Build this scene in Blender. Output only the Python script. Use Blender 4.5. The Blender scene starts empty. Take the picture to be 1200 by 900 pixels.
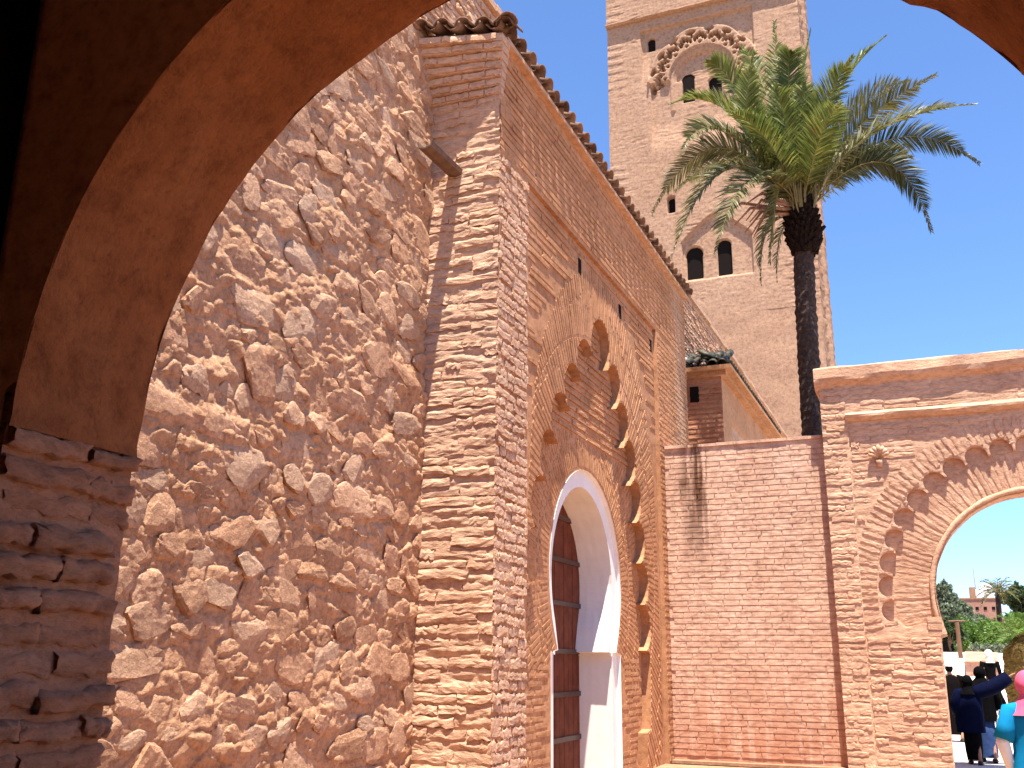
import bpy, math, random
import numpy as np
from mathutils import Vector, Matrix, noise as mn

random.seed(7)
RS = np.random.RandomState(11)
SC = bpy.context.scene
COL = SC.collection
PI = math.pi

# ------------------------------------------------------------------ camera
cam_d = bpy.data.cameras.new('camera')
cam = bpy.data.objects.new('camera', cam_d)
COL.objects.link(cam)
cam_d.sensor_width = 36.0
cam_d.lens = 34.71
cam_d.clip_start = 0.1
cam_d.clip_end = 3000
cam.matrix_world = Matrix(((0.92202, 0.09635, 0.37496, 0.0),
                           (0.38703, -0.25278, -0.88674, 0.0),
                           (0.00935, 0.96272, -0.27035, 1.65),
                           (0, 0, 0, 1)))
SC.camera = cam
CAM = np.array([0, 0, 1.65])

# ------------------------------------------------------------------ sun and sky
SUN = Vector((0.12, -0.235, 0.96)).normalized()
world = bpy.data.worlds.new('World')
SC.world = world
world.use_nodes = True
wn = world.node_tree
sky = wn.nodes.new('ShaderNodeTexSky')
sky.sky_type = 'NISHITA'
sky.sun_disc = False
sky.sun_elevation = math.asin(SUN.z)
sky.sun_rotation = math.atan2(SUN.x, SUN.y)
sky.altitude = 1200
sky.air_density = 0.85
sky.dust_density = 0.25
sky.ozone_density = 9.5
wn.links.new(sky.outputs[0], wn.nodes['Background'].inputs[0])
wn.nodes['Background'].inputs[1].default_value = 0.116
sl = bpy.data.lights.new('sun', 'SUN')
sl.energy = 5.0
sl.angle = math.radians(0.5)
sl.color = (1.0, 0.935, 0.83)
so = bpy.data.objects.new('sun', sl)
so.rotation_euler = SUN.to_track_quat('Z', 'Y').to_euler()
so.location = (0, 0, 60)
COL.objects.link(so)
SC.view_settings.view_transform = 'Standard'
SC.view_settings.look = 'None'
SC.view_settings.exposure = 1.52
SC.view_settings.gamma = 1.0
SC.cycles.max_bounces = 10
SC.cycles.diffuse_bounces = 6

# ------------------------------------------------------------------ materials
def new_mat(name):
    m = bpy.data.materials.new(name)
    m.use_nodes = True
    nt = m.node_tree
    b = nt.nodes['Principled BSDF']
    return m, nt, b

def N(nt, typ, **kw):
    n = nt.nodes.new(typ)
    for k, v in kw.items():
        if k in n.inputs.keys():
            n.inputs[k].default_value = v
        else:
            setattr(n, k, v)
    return n

def ramp(nt, fac, stops):
    r = nt.nodes.new('ShaderNodeValToRGB')
    while len(r.color_ramp.elements) < len(stops):
        r.color_ramp.elements.new(0.5)
    for e, (p, c) in zip(r.color_ramp.elements, stops):
        e.position = p
        e.color = (*c, 1) if len(c) == 3 else c
    nt.links.new(fac, r.inputs[0])
    return r

def mixc(nt, fac, a, b, blend='MIX'):
    m = nt.nodes.new('ShaderNodeMix')
    m.data_type = 'RGBA'
    m.blend_type = blend
    for idx, v in ((0, fac), (6, a), (7, b)):
        if hasattr(v, 'default_value') or isinstance(v, bpy.types.NodeSocket):
            nt.links.new(v, m.inputs[idx])
        else:
            m.inputs[idx].default_value = v if idx == 0 else (*v, 1)
    return m.outputs[2]

def masonry(name, cols, scale=1.0, bump=0.02, rough=0.92, var=0.35, fine=38.0, crack=0.0, coarse=1.3, tint=None, hue=None, stretch=None):
    """procedural weathered earth / brick / stone: colour patches, grain, pits and cracks"""
    m, nt, b = new_mat(name)
    L = nt.links
    geo = N(nt, 'ShaderNodeNewGeometry')
    pos = geo.outputs['Position']
    if stretch:
        mp = N(nt, 'ShaderNodeMapping')
        mp.inputs['Scale'].default_value = stretch
        L.new(pos, mp.inputs['Vector'])
        pos2 = mp.outputs[0]
    else:
        pos2 = pos
    n1 = N(nt, 'ShaderNodeTexNoise', Scale=coarse * scale, Detail=6.0, Roughness=0.62)
    L.new(pos, n1.inputs['Vector'])
    n2 = N(nt, 'ShaderNodeTexNoise', Scale=9.0 * scale, Detail=8.0, Roughness=0.68)
    L.new(pos2, n2.inputs['Vector'])
    n3 = N(nt, 'ShaderNodeTexNoise', Scale=fine * scale, Detail=8.0, Roughness=0.72)
    L.new(pos2, n3.inputs['Vector'])
    r1 = ramp(nt, n1.outputs[0], [(0.32, cols[0]), (0.5, cols[1]), (0.68, cols[2])])
    r2 = ramp(nt, n2.outputs[0], [(0.30, (0.66, 0.60, 0.56)), (0.5, (1, 1, 1)), (0.72, (1.22, 1.2, 1.16))])
    c = mixc(nt, 1.0, r1.outputs[0], r2.outputs[0], 'MULTIPLY')
    r3 = ramp(nt, n3.outputs[0], [(0.30, (0.70, 0.66, 0.62)), (0.47, (1, 1, 1)), (0.7, (1.12, 1.12, 1.12))])
    c = mixc(nt, 0.8, c, r3.outputs[0], 'MULTIPLY')
    # piece to piece differences
    oi = N(nt, 'ShaderNodeObjectInfo')
    add = N(nt, 'ShaderNodeMath', operation='ADD')
    L.new(oi.outputs['Random'], add.inputs[0]); L.new(geo.outputs['Random Per Island'], add.inputs[1])
    fr = N(nt, 'ShaderNodeMath', operation='FRACT'); L.new(add.outputs[0], fr.inputs[0])
    rv = ramp(nt, fr.outputs[0], [(0.0, (1 - var, 1 - var * 1.15, 1 - var * 1.25)), (0.35, (1, 0.97, 0.95)), (0.75, (1.05, 1.05, 1.05)), (1.0, (1 + var * .55, 1 + var * .62, 1 + var * .7))])
    c = mixc(nt, 1.0, c, rv.outputs[0], 'MULTIPLY')
    if hue:
        m7 = N(nt, 'ShaderNodeMath', operation='MULTIPLY'); L.new(fr.outputs[0], m7.inputs[0]); m7.inputs[1].default_value = 7.13
        f7 = N(nt, 'ShaderNodeMath', operation='FRACT'); L.new(m7.outputs[0], f7.inputs[0])
        rh = ramp(nt, f7.outputs[0], [(0.0, (0, 0, 0)), (0.55, (.1, .1, .1)), (1.0, (.6, .6, .6))])
        c = mixc(nt, rh.outputs[0], c, hue)
    if tint:
        for (axis, centre, half, z0, z1, col, amt) in tint:
            sx = N(nt, 'ShaderNodeSeparateXYZ'); L.new(pos, sx.inputs[0])
            nn = N(nt, 'ShaderNodeTexNoise', Scale=2.2, Detail=4.0); L.new(pos, nn.inputs['Vector'])
            a = N(nt, 'ShaderNodeMath', operation='SUBTRACT'); L.new(sx.outputs[axis], a.inputs[0]); a.inputs[1].default_value = centre
            w_ = N(nt, 'ShaderNodeMath', operation='MULTIPLY_ADD'); L.new(nn.outputs[0], w_.inputs[0]); w_.inputs[1].default_value = half * 1.6; w_.inputs[2].default_value = -half * 0.8
            a2 = N(nt, 'ShaderNodeMath', operation='ADD'); L.new(a.outputs[0], a2.inputs[0]); L.new(w_.outputs[0], a2.inputs[1])
            ab = N(nt, 'ShaderNodeMath', operation='ABSOLUTE'); L.new(a2.outputs[0], ab.inputs[0])
            m1 = N(nt, 'ShaderNodeMapRange'); L.new(ab.outputs[0], m1.inputs['Value']); m1.inputs['From Min'].default_value = half; m1.inputs['From Max'].default_value = half * 0.3
            m2 = N(nt, 'ShaderNodeMapRange'); L.new(sx.outputs[2], m2.inputs['Value']); m2.inputs['From Min'].default_value = z0; m2.inputs['From Max'].default_value = z1
            mm = N(nt, 'ShaderNodeMath', operation='MULTIPLY'); L.new(m1.outputs[0], mm.inputs[0]); L.new(m2.outputs[0], mm.inputs[1])
            # drips along the height
            mp2 = N(nt, 'ShaderNodeMapping'); mp2.inputs['Scale'].default_value = (9, 9, 0.7); L.new(pos, mp2.inputs['Vector'])
            nd = N(nt, 'ShaderNodeTexNoise', Scale=1.0, Detail=5.0); L.new(mp2.outputs[0], nd.inputs['Vector'])
            md = N(nt, 'ShaderNodeMapRange'); L.new(nd.outputs[0], md.inputs['Value']); md.inputs['From Min'].default_value = 0.32; md.inputs['From Max'].default_value = 0.52
            mm2 = N(nt, 'ShaderNodeMath', operation='MULTIPLY'); L.new(mm.outputs[0], mm2.inputs[0]); L.new(md.outputs[0], mm2.inputs[1])
            mm3 = N(nt, 'ShaderNodeMath', operation='MULTIPLY'); L.new(mm2.outputs[0], mm3.inputs[0]); mm3.inputs[1].default_value = amt
            c = mixc(nt, mm3.outputs[0], c, col)
    L.new(c, b.inputs['Base Color'])
    b.inputs['Roughness'].default_value = rough
    b.inputs['Specular IOR Level'].default_value = 0.18
    # relief
    hs = N(nt, 'ShaderNodeMath', operation='MULTIPLY_ADD')
    L.new(n2.outputs[0], hs.inputs[0]); hs.inputs[1].default_value = 1.0; 
    hm = N(nt, 'ShaderNodeMath', operation='MULTIPLY'); L.new(n3.outputs[0], hm.inputs[0]); hm.inputs[1].default_value = 0.55
    L.new(hm.outputs[0], hs.inputs[2])
    h = hs.outputs[0]
    if crack:
        v = N(nt, 'ShaderNodeTexVoronoi', feature='DISTANCE_TO_EDGE', Scale=13.0 * scale)
        dist = N(nt, 'ShaderNodeVectorMath', operation='MULTIPLY_ADD')
        L.new(n2.outputs[1], dist.inputs[0]); dist.inputs[1].default_value = (0.16, 0.16, 0.16); L.new(pos, dist.inputs[2])
        L.new(dist.outputs[0], v.inputs['Vector'])
        mr = N(nt, 'ShaderNodeMapRange'); L.new(v.outputs['Distance'], mr.inputs['Value']); mr.inputs['From Max'].default_value = 0.07
        ms = N(nt, 'ShaderNodeMath', operation='MULTIPLY_ADD'); L.new(mr.outputs[0], ms.inputs[0]); ms.inputs[1].default_value = crack; L.new(h, ms.inputs[2])
        h = ms.outputs[0]
    bp = N(nt, 'ShaderNodeBump', Strength=1.0, Distance=bump)
    L.new(h, bp.inputs['Height'])
    L.new(bp.outputs[0], b.inputs['Normal'])
    return m

def plain(name, col, rough=0.8, spec=0.3, var=0.12, nscale=6.0, bump=0.0, metal=0.0, trans=0.0):
    m, nt, b = new_mat(name)
    L = nt.links
    geo = N(nt, 'ShaderNodeNewGeometry')
    n1 = N(nt, 'ShaderNodeTexNoise', Scale=nscale, Detail=6.0, Roughness=0.6)
    L.new(geo.outputs['Position'], n1.inputs['Vector'])
    lo = tuple(max(0, c * (1 - var)) for c in col); hi = tuple(min(1, c * (1 + var)) for c in col)
    r = ramp(nt, n1.outputs[0], [(0.3, lo), (0.7, hi)])
    L.new(r.outputs[0], b.inputs['Base Color'])
    b.inputs['Roughness'].default_value = rough
    b.inputs['Specular IOR Level'].default_value = spec
    b.inputs['Metallic'].default_value = metal
    if bump:
        bp = N(nt, 'ShaderNodeBump', Strength=1.0, Distance=bump)
        L.new(n1.outputs[0], bp.inputs['Height']); L.new(bp.outputs[0], b.inputs['Normal'])
    return m

def foliage_mat(name, c0, c1, c2, rough=0.42, trans=0.35, spec=0.5):
    m, nt, b = new_mat(name)
    L = nt.links
    geo = N(nt, 'ShaderNodeNewGeometry')
    n1 = N(nt, 'ShaderNodeTexNoise', Scale=1.5, Detail=3.0)
    L.new(geo.outputs['Position'], n1.inputs['Vector'])
    ad = N(nt, 'ShaderNodeMath', operation='MULTIPLY_ADD'); L.new(geo.outputs['Random Per Island'], ad.inputs[0]); ad.inputs[1].default_value = 0.6
    L.new(n1.outputs[0], ad.inputs[2])
    mr = N(nt, 'ShaderNodeMapRange'); L.new(ad.outputs[0], mr.inputs['Value']); mr.inputs['From Min'].default_value = 0.35; mr.inputs['From Max'].default_value = 1.2
    r = ramp(nt, mr.outputs[0], [(0.0, c0), (0.5, c1), (1.0, c2)])
    L.new(r.outputs[0], b.inputs['Base Color'])
    b.inputs['Roughness'].default_value = rough
    b.inputs['Specular IOR Level'].default_value = spec
    tr = N(nt, 'ShaderNodeBsdfTranslucent'); L.new(r.outputs[0], tr.inputs['Color'])
    mx = N(nt, 'ShaderNodeMixShader'); mx.inputs[0].default_value = trans
    L.new(b.outputs[0], mx.inputs[1]); L.new(tr.outputs[0], mx.inputs[2])
    L.new(mx.outputs[0], nt.nodes['Material Output'].inputs['Surface'])
    return m

M = {}
M['brick'] = masonry('eroded_brick', [(.47, .28, .18), (.53, .335, .22), (.58, .385, .26)], bump=.014, var=.07, stretch=(1, 1, 2.2))
M['mortar'] = masonry('earth_mortar', [(.47, .28, .18), (.53, .335, .22), (.58, .385, .26)], bump=.016, var=.0, stretch=(1, 1, 2.6))
M['wallbrick'] = masonry('pink_brick', [(.52, .33, .23), (.56, .37, .265), (.59, .40, .295)], bump=.006, var=.05,
                         tint=[(0, -3.85, .36, 3.0, 4.6, (.12, .055, .03), 1.0), (0, -3.0, 3.4, 2.1, -.2, (.40, .16, .085), .8)])
M['stone'] = masonry('rubble_stone', [(.43, .235, .135), (.50, .285, .17), (.58, .355, .225)], bump=.034, var=.24, crack=.10, fine=24, hue=(.48, .335, .235))
M['earth'] = masonry('rammed_earth_mortar', [(.45, .245, .135), (.50, .28, .16), (.55, .32, .19)], bump=.032, var=.0, crack=.08, fine=34)
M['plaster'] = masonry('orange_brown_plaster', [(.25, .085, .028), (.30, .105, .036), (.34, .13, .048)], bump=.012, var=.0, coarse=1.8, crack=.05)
M['nave'] = masonry('nave_brick', tint=[(1, 19.3, .55, 5.2, 6.4, (.52, .36, .25), .5)], cols=[(.37, .185, .09), (.43, .22, .11), (.47, .25, .135)], bump=.006, var=.12)
M['tower'] = masonry('tower_masonry', [(.335, .20, .125), (.36, .22, .142), (.385, .243, .16)], scale=.55, bump=.018, var=.08, coarse=.35, fine=16)
M['towercut'] = masonry('tower_carving', [(.54, .30, .20), (.60, .34, .235), (.64, .38, .27)], scale=.8, bump=.03, var=.1)
M['tile'] = masonry('clay_roof_tile', [(.10, .06, .04), (.19, .11, .07), (.30, .19, .13)], bump=.006, var=.45, rough=.8, coarse=3)
M['darktile'] = masonry('green_glazed_tile', [(.018, .018, .012), (.035, .034, .022), (.12, .11, .08)], bump=.006, var=.5, rough=.5, coarse=3)
M['white'] = plain('white_limewash', (.77, .745, .71), .8, .15, .07, 2.2, .006)
M['wood'] = plain('red_brown_door_wood', (.135, .040, .022), .7, .08, .3, 5.0, .002)
M['woodband'] = plain('dark_door_band', (.05, .022, .016), .45, .4, .3, 9.0)
M['void'] = plain('unlit_interior', (.012, .009, .008), .95, .05, .1)
M['blackwood'] = plain('tarred_door_leaf', (.010, .008, .007), .8, .1, .2)
M['metal'] = plain('rusted_spout_metal', (.14, .08, .05), .7, .3, .3, 12.0)
M['roomplaster'] = masonry('room_plaster', [(.56, .36, .22), (.60, .40, .26), (.64, .44, .3)], bump=.005, var=.0)
M['shadebrick'] = masonry('shade_darkened_brick', [(.32, .15, .085), (.39, .19, .11), (.44, .23, .14)], bump=.012, var=.12, stretch=(1, 1, 2.2))  # darker copy of the brick, porch and eave shade put into its colour
M['soil'] = masonry('dusty_ground', [(.22, .15, .10), (.27, .19, .13), (.31, .22, .16)], bump=.01, var=.0, fine=20)
M['paving'] = masonry('pale_plaza_paving', [(.60, .55, .49), (.68, .63, .57), (.74, .70, .65)], bump=.004, var=.08, fine=20)
M['court'] = masonry('courtyard_paving', [(.27, .145, .085), (.31, .17, .10), (.35, .20, .125)], bump=.006, var=.08, fine=20)
M['redwall'] = masonry('red_ochre_render', [(.33, .17, .12), (.38, .21, .155), (.42, .25, .19)], bump=.01, var=.05, scale=.5)
M['palmgreen'] = foliage_mat('date_palm_leaf', (.07, .10, .025), (.135, .17, .035), (.27, .27, .07), .5, .34, .3)
M['palmdark'] = foliage_mat('blue_green_palm_leaf', (.035, .05, .022), (.06, .075, .03), (.12, .125, .05), .5, .2, .3)
M['palmolive'] = foliage_mat('olive_palm_leaf', (.075, .08, .025), (.13, .13, .04), (.24, .22, .08), .5, .25, .4)
M['rachis'] = plain('palm_rachis', (.20, .155, .05), .55, .3, .25, 8)
M['deadfrond'] = plain('dead_palm_stalk', (.42, .21, .12), .7, .2, .3, 10)
M['boot'] = plain('palm_boot_fibre', (.016, .009, .006), .95, .1, .5, 14, .01)
M['trunk'] = plain('dark_palm_bark', (.045, .026, .018), .8, .3, .7, 22, .02)
M['hedge'] = foliage_mat('bright_hedge', (.05, .10, .02), (.10, .19, .03), (.19, .30, .06), .5, .35, .3)
M['olive'] = foliage_mat('olive_foliage', (.08, .11, .065), (.13, .165, .10), (.22, .25, .16), .55, .25, .3)
M['darktree'] = foliage_mat('dark_foliage', (.02, .04, .015), (.04, .07, .025), (.08, .12, .04), .5, .25, .3)
M['bark'] = plain('grey_bark', (.14, .09, .06), .9, .1, .3, 10, .01)
M['skin'] = plain('skin', (.34, .17, .10), .55, .35, .06, 20)
M['black'] = plain('black_cloth', (.0032, .003, .0035), .85, .03, .3, 20, .002)
M['darkrobe'] = plain('dark_brown_robe', (.005, .0035, .0035), .85, .03, .3, 20, .002)
M['navy'] = plain('navy_cloth', (.002, .0035, .018), .8, .03, .25, 14, .002)
M['turq'] = plain('turquoise_cloth', (.008, .20, .42), .75, .03, .1, 14, .002)
M['pink'] = plain('pink_headscarf', (.62, .12, .22), .8, .03, .12, 18, .002)
M['whitecloth'] = plain('white_cloth', (.78, .77, .75), .85, .2, .05, 18)
M['jeans'] = plain('blue_trousers', (.03, .055, .14), .85, .03, .25, 14)
M['grey'] = plain('grey_metal', (.45, .45, .45), .5, .4, .1, 9)
M['shoe'] = plain('dark_shoe', (.02, .015, .012), .5, .3, .1)
M['pole'] = plain('brown_pole', (.16, .085, .05), .7, .3, .2)

# ------------------------------------------------------------------ helpers
def mesh_np(name, V, F, mat, smooth=True):
    me = bpy.data.meshes.new(name)
    V = np.asarray(V, dtype=np.float32); 
    if isinstance(F, np.ndarray):
        k = F.shape[1]
        me.vertices.add(len(V)); me.vertices.foreach_set('co', V.ravel())
        me.loops.add(F.size); me.loops.foreach_set('vertex_index', F.astype(np.int32).ravel())
        me.polygons.add(len(F))
        me.polygons.foreach_set('loop_start', np.arange(0, F.size, k, dtype=np.int32))
        me.polygons.foreach_set('loop_total', np.full(len(F), k, dtype=np.int32))
        me.update(calc_edges=True); me.validate()
    else:
        me.from_pydata([tuple(v) for v in V], [], F)
        me.update()
    me.polygons.foreach_set('use_smooth', np.full(len(me.polygons), smooth, dtype=bool))
    me.materials.append(mat)
    return me

def link(name, me, parent=None, kind=None):
    o = bpy.data.objects.new(name, me)
    COL.objects.link(o)
    if parent is not None:
        o.parent = parent
        o.matrix_parent_inverse = parent.matrix_world.inverted() if parent.matrix_world != Matrix.Identity(4) else Matrix.Identity(4)
    if kind: o['kind'] = kind
    return o

def thing(name, label, cat, loc=(0, 0, 0), group=None, rotz=0):
    o = bpy.data.objects.new(name, None)
    o.empty_display_size = 0.3
    COL.objects.link(o)
    o.location = loc; o.rotation_euler = (0, 0, rotz)
    o['label'] = label; o['category'] = cat
    if group: o['group'] = group
    o.matrix_world = Matrix.Translation(loc) @ Matrix.Rotation(rotz, 4, 'Z')
    return o

def tag(o, label, cat, group=None):
    o['label'] = label; o['category'] = cat
    if group: o['group'] = group
    return o

def fbm(x, y, seed=0, octv=4, gain=.5, lac=2.03):
    """vectorised value noise, about -1..1"""
    r = np.random.RandomState(seed)
    T = r.rand(256, 256).astype(np.float32) * 2 - 1
    out = np.zeros_like(x, dtype=np.float64); a = 1.0; s = 0
    ox, oy = r.rand(2) * 50
    for k in range(octv):
        xx = x * lac ** k + ox + 17.3 * k; yy = y * lac ** k + oy + 9.1 * k
        xi = np.floor(xx).astype(int); yi = np.floor(yy).astype(int)
        fx = xx - xi; fy = yy - yi
        fx = fx * fx * (3 - 2 * fx); fy = fy * fy * (3 - 2 * fy)
        g = lambda i, j: T[(xi + i) & 255, (yi + j) & 255]
        out += a * ((g(0, 0) * (1 - fx) + g(1, 0) * fx) * (1 - fy) + (g(0, 1) * (1 - fx) + g(1, 1) * fx) * fy)
        s += a; a *= gain
    return out / s

class Fr:
    """a wall's own frame: u along, v up, n outward"""
    def __init__(s, o, u, v, n):
        s.o, s.u, s.v, s.n = (np.array(a, float) for a in (o, u, v, n))
    def p(s, u, v, d=0.0):
        u = np.asarray(u, float)[..., None]; v = np.asarray(v, float)[..., None]; d = np.asarray(d, float)[..., None]
        return s.o + u * s.u + v * s.v + d * s.n

def XF(x):   # plane X=x facing +X : u = Y, v = Z
    return Fr((x, 0, 0), (0, 1, 0), (0, 0, 1), (1, 0, 0))
def YF(y):   # plane Y=y facing -Y : u = X
    return Fr((0, y, 0), (1, 0, 0), (0, 0, 1), (0, -1, 0))

def poly_near(P, poly):
    """inside flag and nearest point of a closed polygon"""
    A = poly; B = np.roll(poly, -1, 0)
    best = np.full(len(P), 1e9); near = np.zeros_like(P)
    inside = np.zeros(len(P), bool)
    for a, b in zip(A, B):
        ab = b - a; L2 = max(ab.dot(ab), 1e-12)
        t = np.clip(((P - a) @ ab) / L2, 0, 1)
        q = a + t[:, None] * ab
        d = ((P - q) ** 2).sum(1)
        k = d < best
        best[k] = d[k]; near[k] = q[k]
        c = ((a[1] > P[:, 1]) != (b[1] > P[:, 1]))
        if c.any():
            xs = a[0] + (P[:, 1] - a[1]) * (b[0] - a[0]) / (b[1] - a[1] if b[1] != a[1] else 1e-9)
            inside ^= c & (P[:, 0] < xs)
    return inside, near

def panel(name, fr, u0, u1, v0, v1, res, mat, parent, holes=(), disp=None, kind=None, res_v=None):
    """relief surface of a wall on a grid, with openings cut cleanly along their outlines"""
    rv = res_v or res
    nu = max(2, int(round((u1 - u0) / res)) + 1); nv = max(2, int(round((v1 - v0) / rv)) + 1)
    U, Vv = np.meshgrid(np.linspace(u0, u1, nu), np.linspace(v0, v1, nv), indexing='ij')
    P = np.c_[U.ravel(), Vv.ravel()]
    idx = np.arange(nu * nv).reshape(nu, nv)
    Q = np.c_[idx[:-1, :-1].ravel(), idx[1:, :-1].ravel(), idx[1:, 1:].ravel(), idx[:-1, 1:].ravel()]
    keep = np.ones(len(Q), bool)
    D = disp(P[:, 0], P[:, 1]) if disp is not None else np.zeros(len(P))
    for h in holes:
        h = np.asarray(h, float)
        cen = P[Q].mean(1)
        bb = (cen[:, 0] > h[:, 0].min() - .1) & (cen[:, 0] < h[:, 0].max() + .1) & (cen[:, 1] > h[:, 1].min() - .1) & (cen[:, 1] < h[:, 1].max() + .1)
        ii = np.where(bb)[0]
        ins, _ = poly_near(cen[ii], h)
        rem = np.zeros(len(Q), bool); rem[ii[ins]] = True
        keep &= ~rem
        vr = np.zeros(len(P), bool); vr[Q[rem].ravel()] = True
        vk = np.zeros(len(P), bool); vk[Q[~rem].ravel()] = True
        bd = np.where(vr & vk)[0]
        if len(bd):
            _, near = poly_near(P[bd], h)
            P[bd] = near
            D[bd] *= .25
    pts = fr.p(P[:, 0], P[:, 1], D)
    Q = Q[keep]
    nrm = np.cross(fr.u, fr.v)
    if nrm.dot(fr.n) < 0: Q = Q[:, ::-1]
    used = np.unique(Q); mp = np.full(len(P), -1); mp[used] = np.arange(len(used))
    me = mesh_np(name, pts[used], mp[Q], mat)
    return link(name, me, parent, kind)

def rim_mesh(fr, poly, d0, d1, closed=False, n=3, wob=.0, seed=1):
    poly = np.asarray(poly, float)
    V = []; F = []
    m = len(poly)
    for k in range(n + 1):
        d = d0 + (d1 - d0) * k / n
        w_ = wob * fbm(np.arange(m) * .35, np.full(m, k * .9), seed, 3) if 0 < k < n else np.zeros(m)
        c = poly.mean(0)
        dirv = poly - c; dirv /= np.linalg.norm(dirv, axis=1)[:, None]
        pp = poly + dirv * w_[:, None]
        V.append(fr.p(pp[:, 0], pp[:, 1], d))
    V = np.concatenate(V)
    rng = m if closed else m - 1
    for k in range(n):
        for i in range(rng):
            j = (i + 1) % m
            F.append((k * m + i, k * m + j, (k + 1) * m + j, (k + 1) * m + i))
    return V, np.array(F)

def rim(name, fr, poly, d0, d1, mat, parent, closed=False, n=3, wob=0.0, smooth=False):
    V, F = rim_mesh(fr, poly, d0, d1, closed, n, wob)
    return link(name, mesh_np(name, V, F, mat, smooth), parent)

def boxmesh(x0, x1, y0, y1, z0, z1):
    V = [(x, y, z) for x in (x0, x1) for y in (y0, y1) for z in (z0, z1)]
    F = [(0, 1, 3, 2), (4, 6, 7, 5), (0, 4, 5, 1), (2, 3, 7, 6), (0, 2, 6, 4), (1, 5, 7, 3)]
    return V, F

def box(name, x0, x1, y0, y1, z0, z1, mat, parent=None, kind=None):
    V, F = boxmesh(x0, x1, y0, y1, z0, z1)
    return link(name, mesh_np(name, V, F, mat, False), parent, kind)

class MB:
    def __init__(s): s.V = []; s.F = []
    def add(s, V, F):
        k = len(s.V); s.V += [tuple(v) for v in V]; s.F += [tuple(i + k for i in f) for f in F]
    def box(s, *a): s.add(*boxmesh(*a))
    def tube(s, pts, rad, n=8, cap=True):
        pts = [Vector(p) for p in pts]
        rad = rad if hasattr(rad, '__len__') else [rad] * len(pts)
        rings = []; V = []; F = []
        for i, p in enumerate(pts):
            t = (pts[min(i + 1, len(pts) - 1)] - pts[max(i - 1, 0)]).normalized()
            a = t.orthogonal() if i == 0 else (a - t * a.dot(t))
            if a.length < 1e-6: a = t.orthogonal()
            a = a.normalized(); b = t.cross(a)
            for k in range(n):
                q = 2 * PI * k / n
                V.append(p + (a * math.cos(q) + b * math.sin(q)) * rad[i])
        for i in range(len(pts) - 1):
            for k in range(n):
                F.append((i * n + k, i * n + (k + 1) % n, (i + 1) * n + (k + 1) % n, (i + 1) * n + k))
        if cap:
            F.append(tuple(range(n))[::-1]); F.append(tuple((len(pts) - 1) * n + k for k in range(n)))
        s.add(V, F)
    def build(s, name, mat, parent=None, smooth=False, kind=None):
        return link(name, mesh_np(name, s.V, s.F, mat, smooth), parent, kind)

# ---- brick shapes: an uneven eroded face with rounded arrises, unit size
def brick_variant(seed, rough=1.0, nx=4, nz=2, top=(.48, .78), bot=(.48, .78), endk=.86):
    r = random.Random(seed)
    V = []; F = []
    px = [-.5 + i / nx for i in range(nx + 1)]
    bend = r.uniform(-.08, .08) * rough
    face = []
    for i, x in enumerate(px):
        col = []
        we = r.uniform(-.10, .10) * rough
        for j in range(nz + 1):
            e = j / nz * 2 - 1
            if j == 0: y = r.uniform(*bot)
            elif j == nz: y = r.uniform(*top)
            else: y = r.uniform(.84, 1.08)
            if i in (0, nx): y *= r.uniform(endk - .06, endk + .06)
            xx = x + (r.uniform(-.01, .035) * (1 if x < 0 else -1) if i in (0, nx) else r.uniform(-.03, .03))
            zz = e * .5 + bend * math.sin((x + .5) * PI) + (we if j in (0, nz) else we * .5) + r.uniform(-.04, .04) * rough
            V.append((xx, y, zz)); col.append(len(V) - 1)
        face.append(col)
    for i in range(nx):
        for j in range(nz):
            F.append((face[i][j], face[i + 1][j], face[i + 1][j + 1], face[i][j + 1]))
    loop = [face[i][0] for i in range(nx + 1)] + [face[nx][j] for j in range(1, nz)] + [face[i][nz] for i in range(nx, -1, -1)] + [face[0][j] for j in range(nz - 1, 0, -1)]
    base = []
    for k in loop:
        x, y, z = V[k]
        V.append((x, -.6, z)); base.append(len(V) - 1)
    m = len(loop)
    for k in range(m):
        F.append((loop[(k + 1) % m], loop[k], base[k], base[(k + 1) % m]))
    return np.array(V), [tuple(f) for f in F]

BV = [brick_variant(100 + i) for i in range(12)]
BVR = [brick_variant(300 + i, 1.6, 6, 3, (.5, .95), (.78, 1.1), .93) for i in range(22)]
BVF = [brick_variant(500 + i, .22, 3, 2, (.82, .95), (.88, 1.0)) for i in range(10)]
BVJ = [brick_variant(800 + i, 1.5, 8, 4, (.35, .85), (.7, 1.05), .95) for i in range(14)]
BVS = [brick_variant(700 + i, .30, 4, 2, (.90, 1.0), (.92, 1.02), .97) for i in range(12)]

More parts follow.
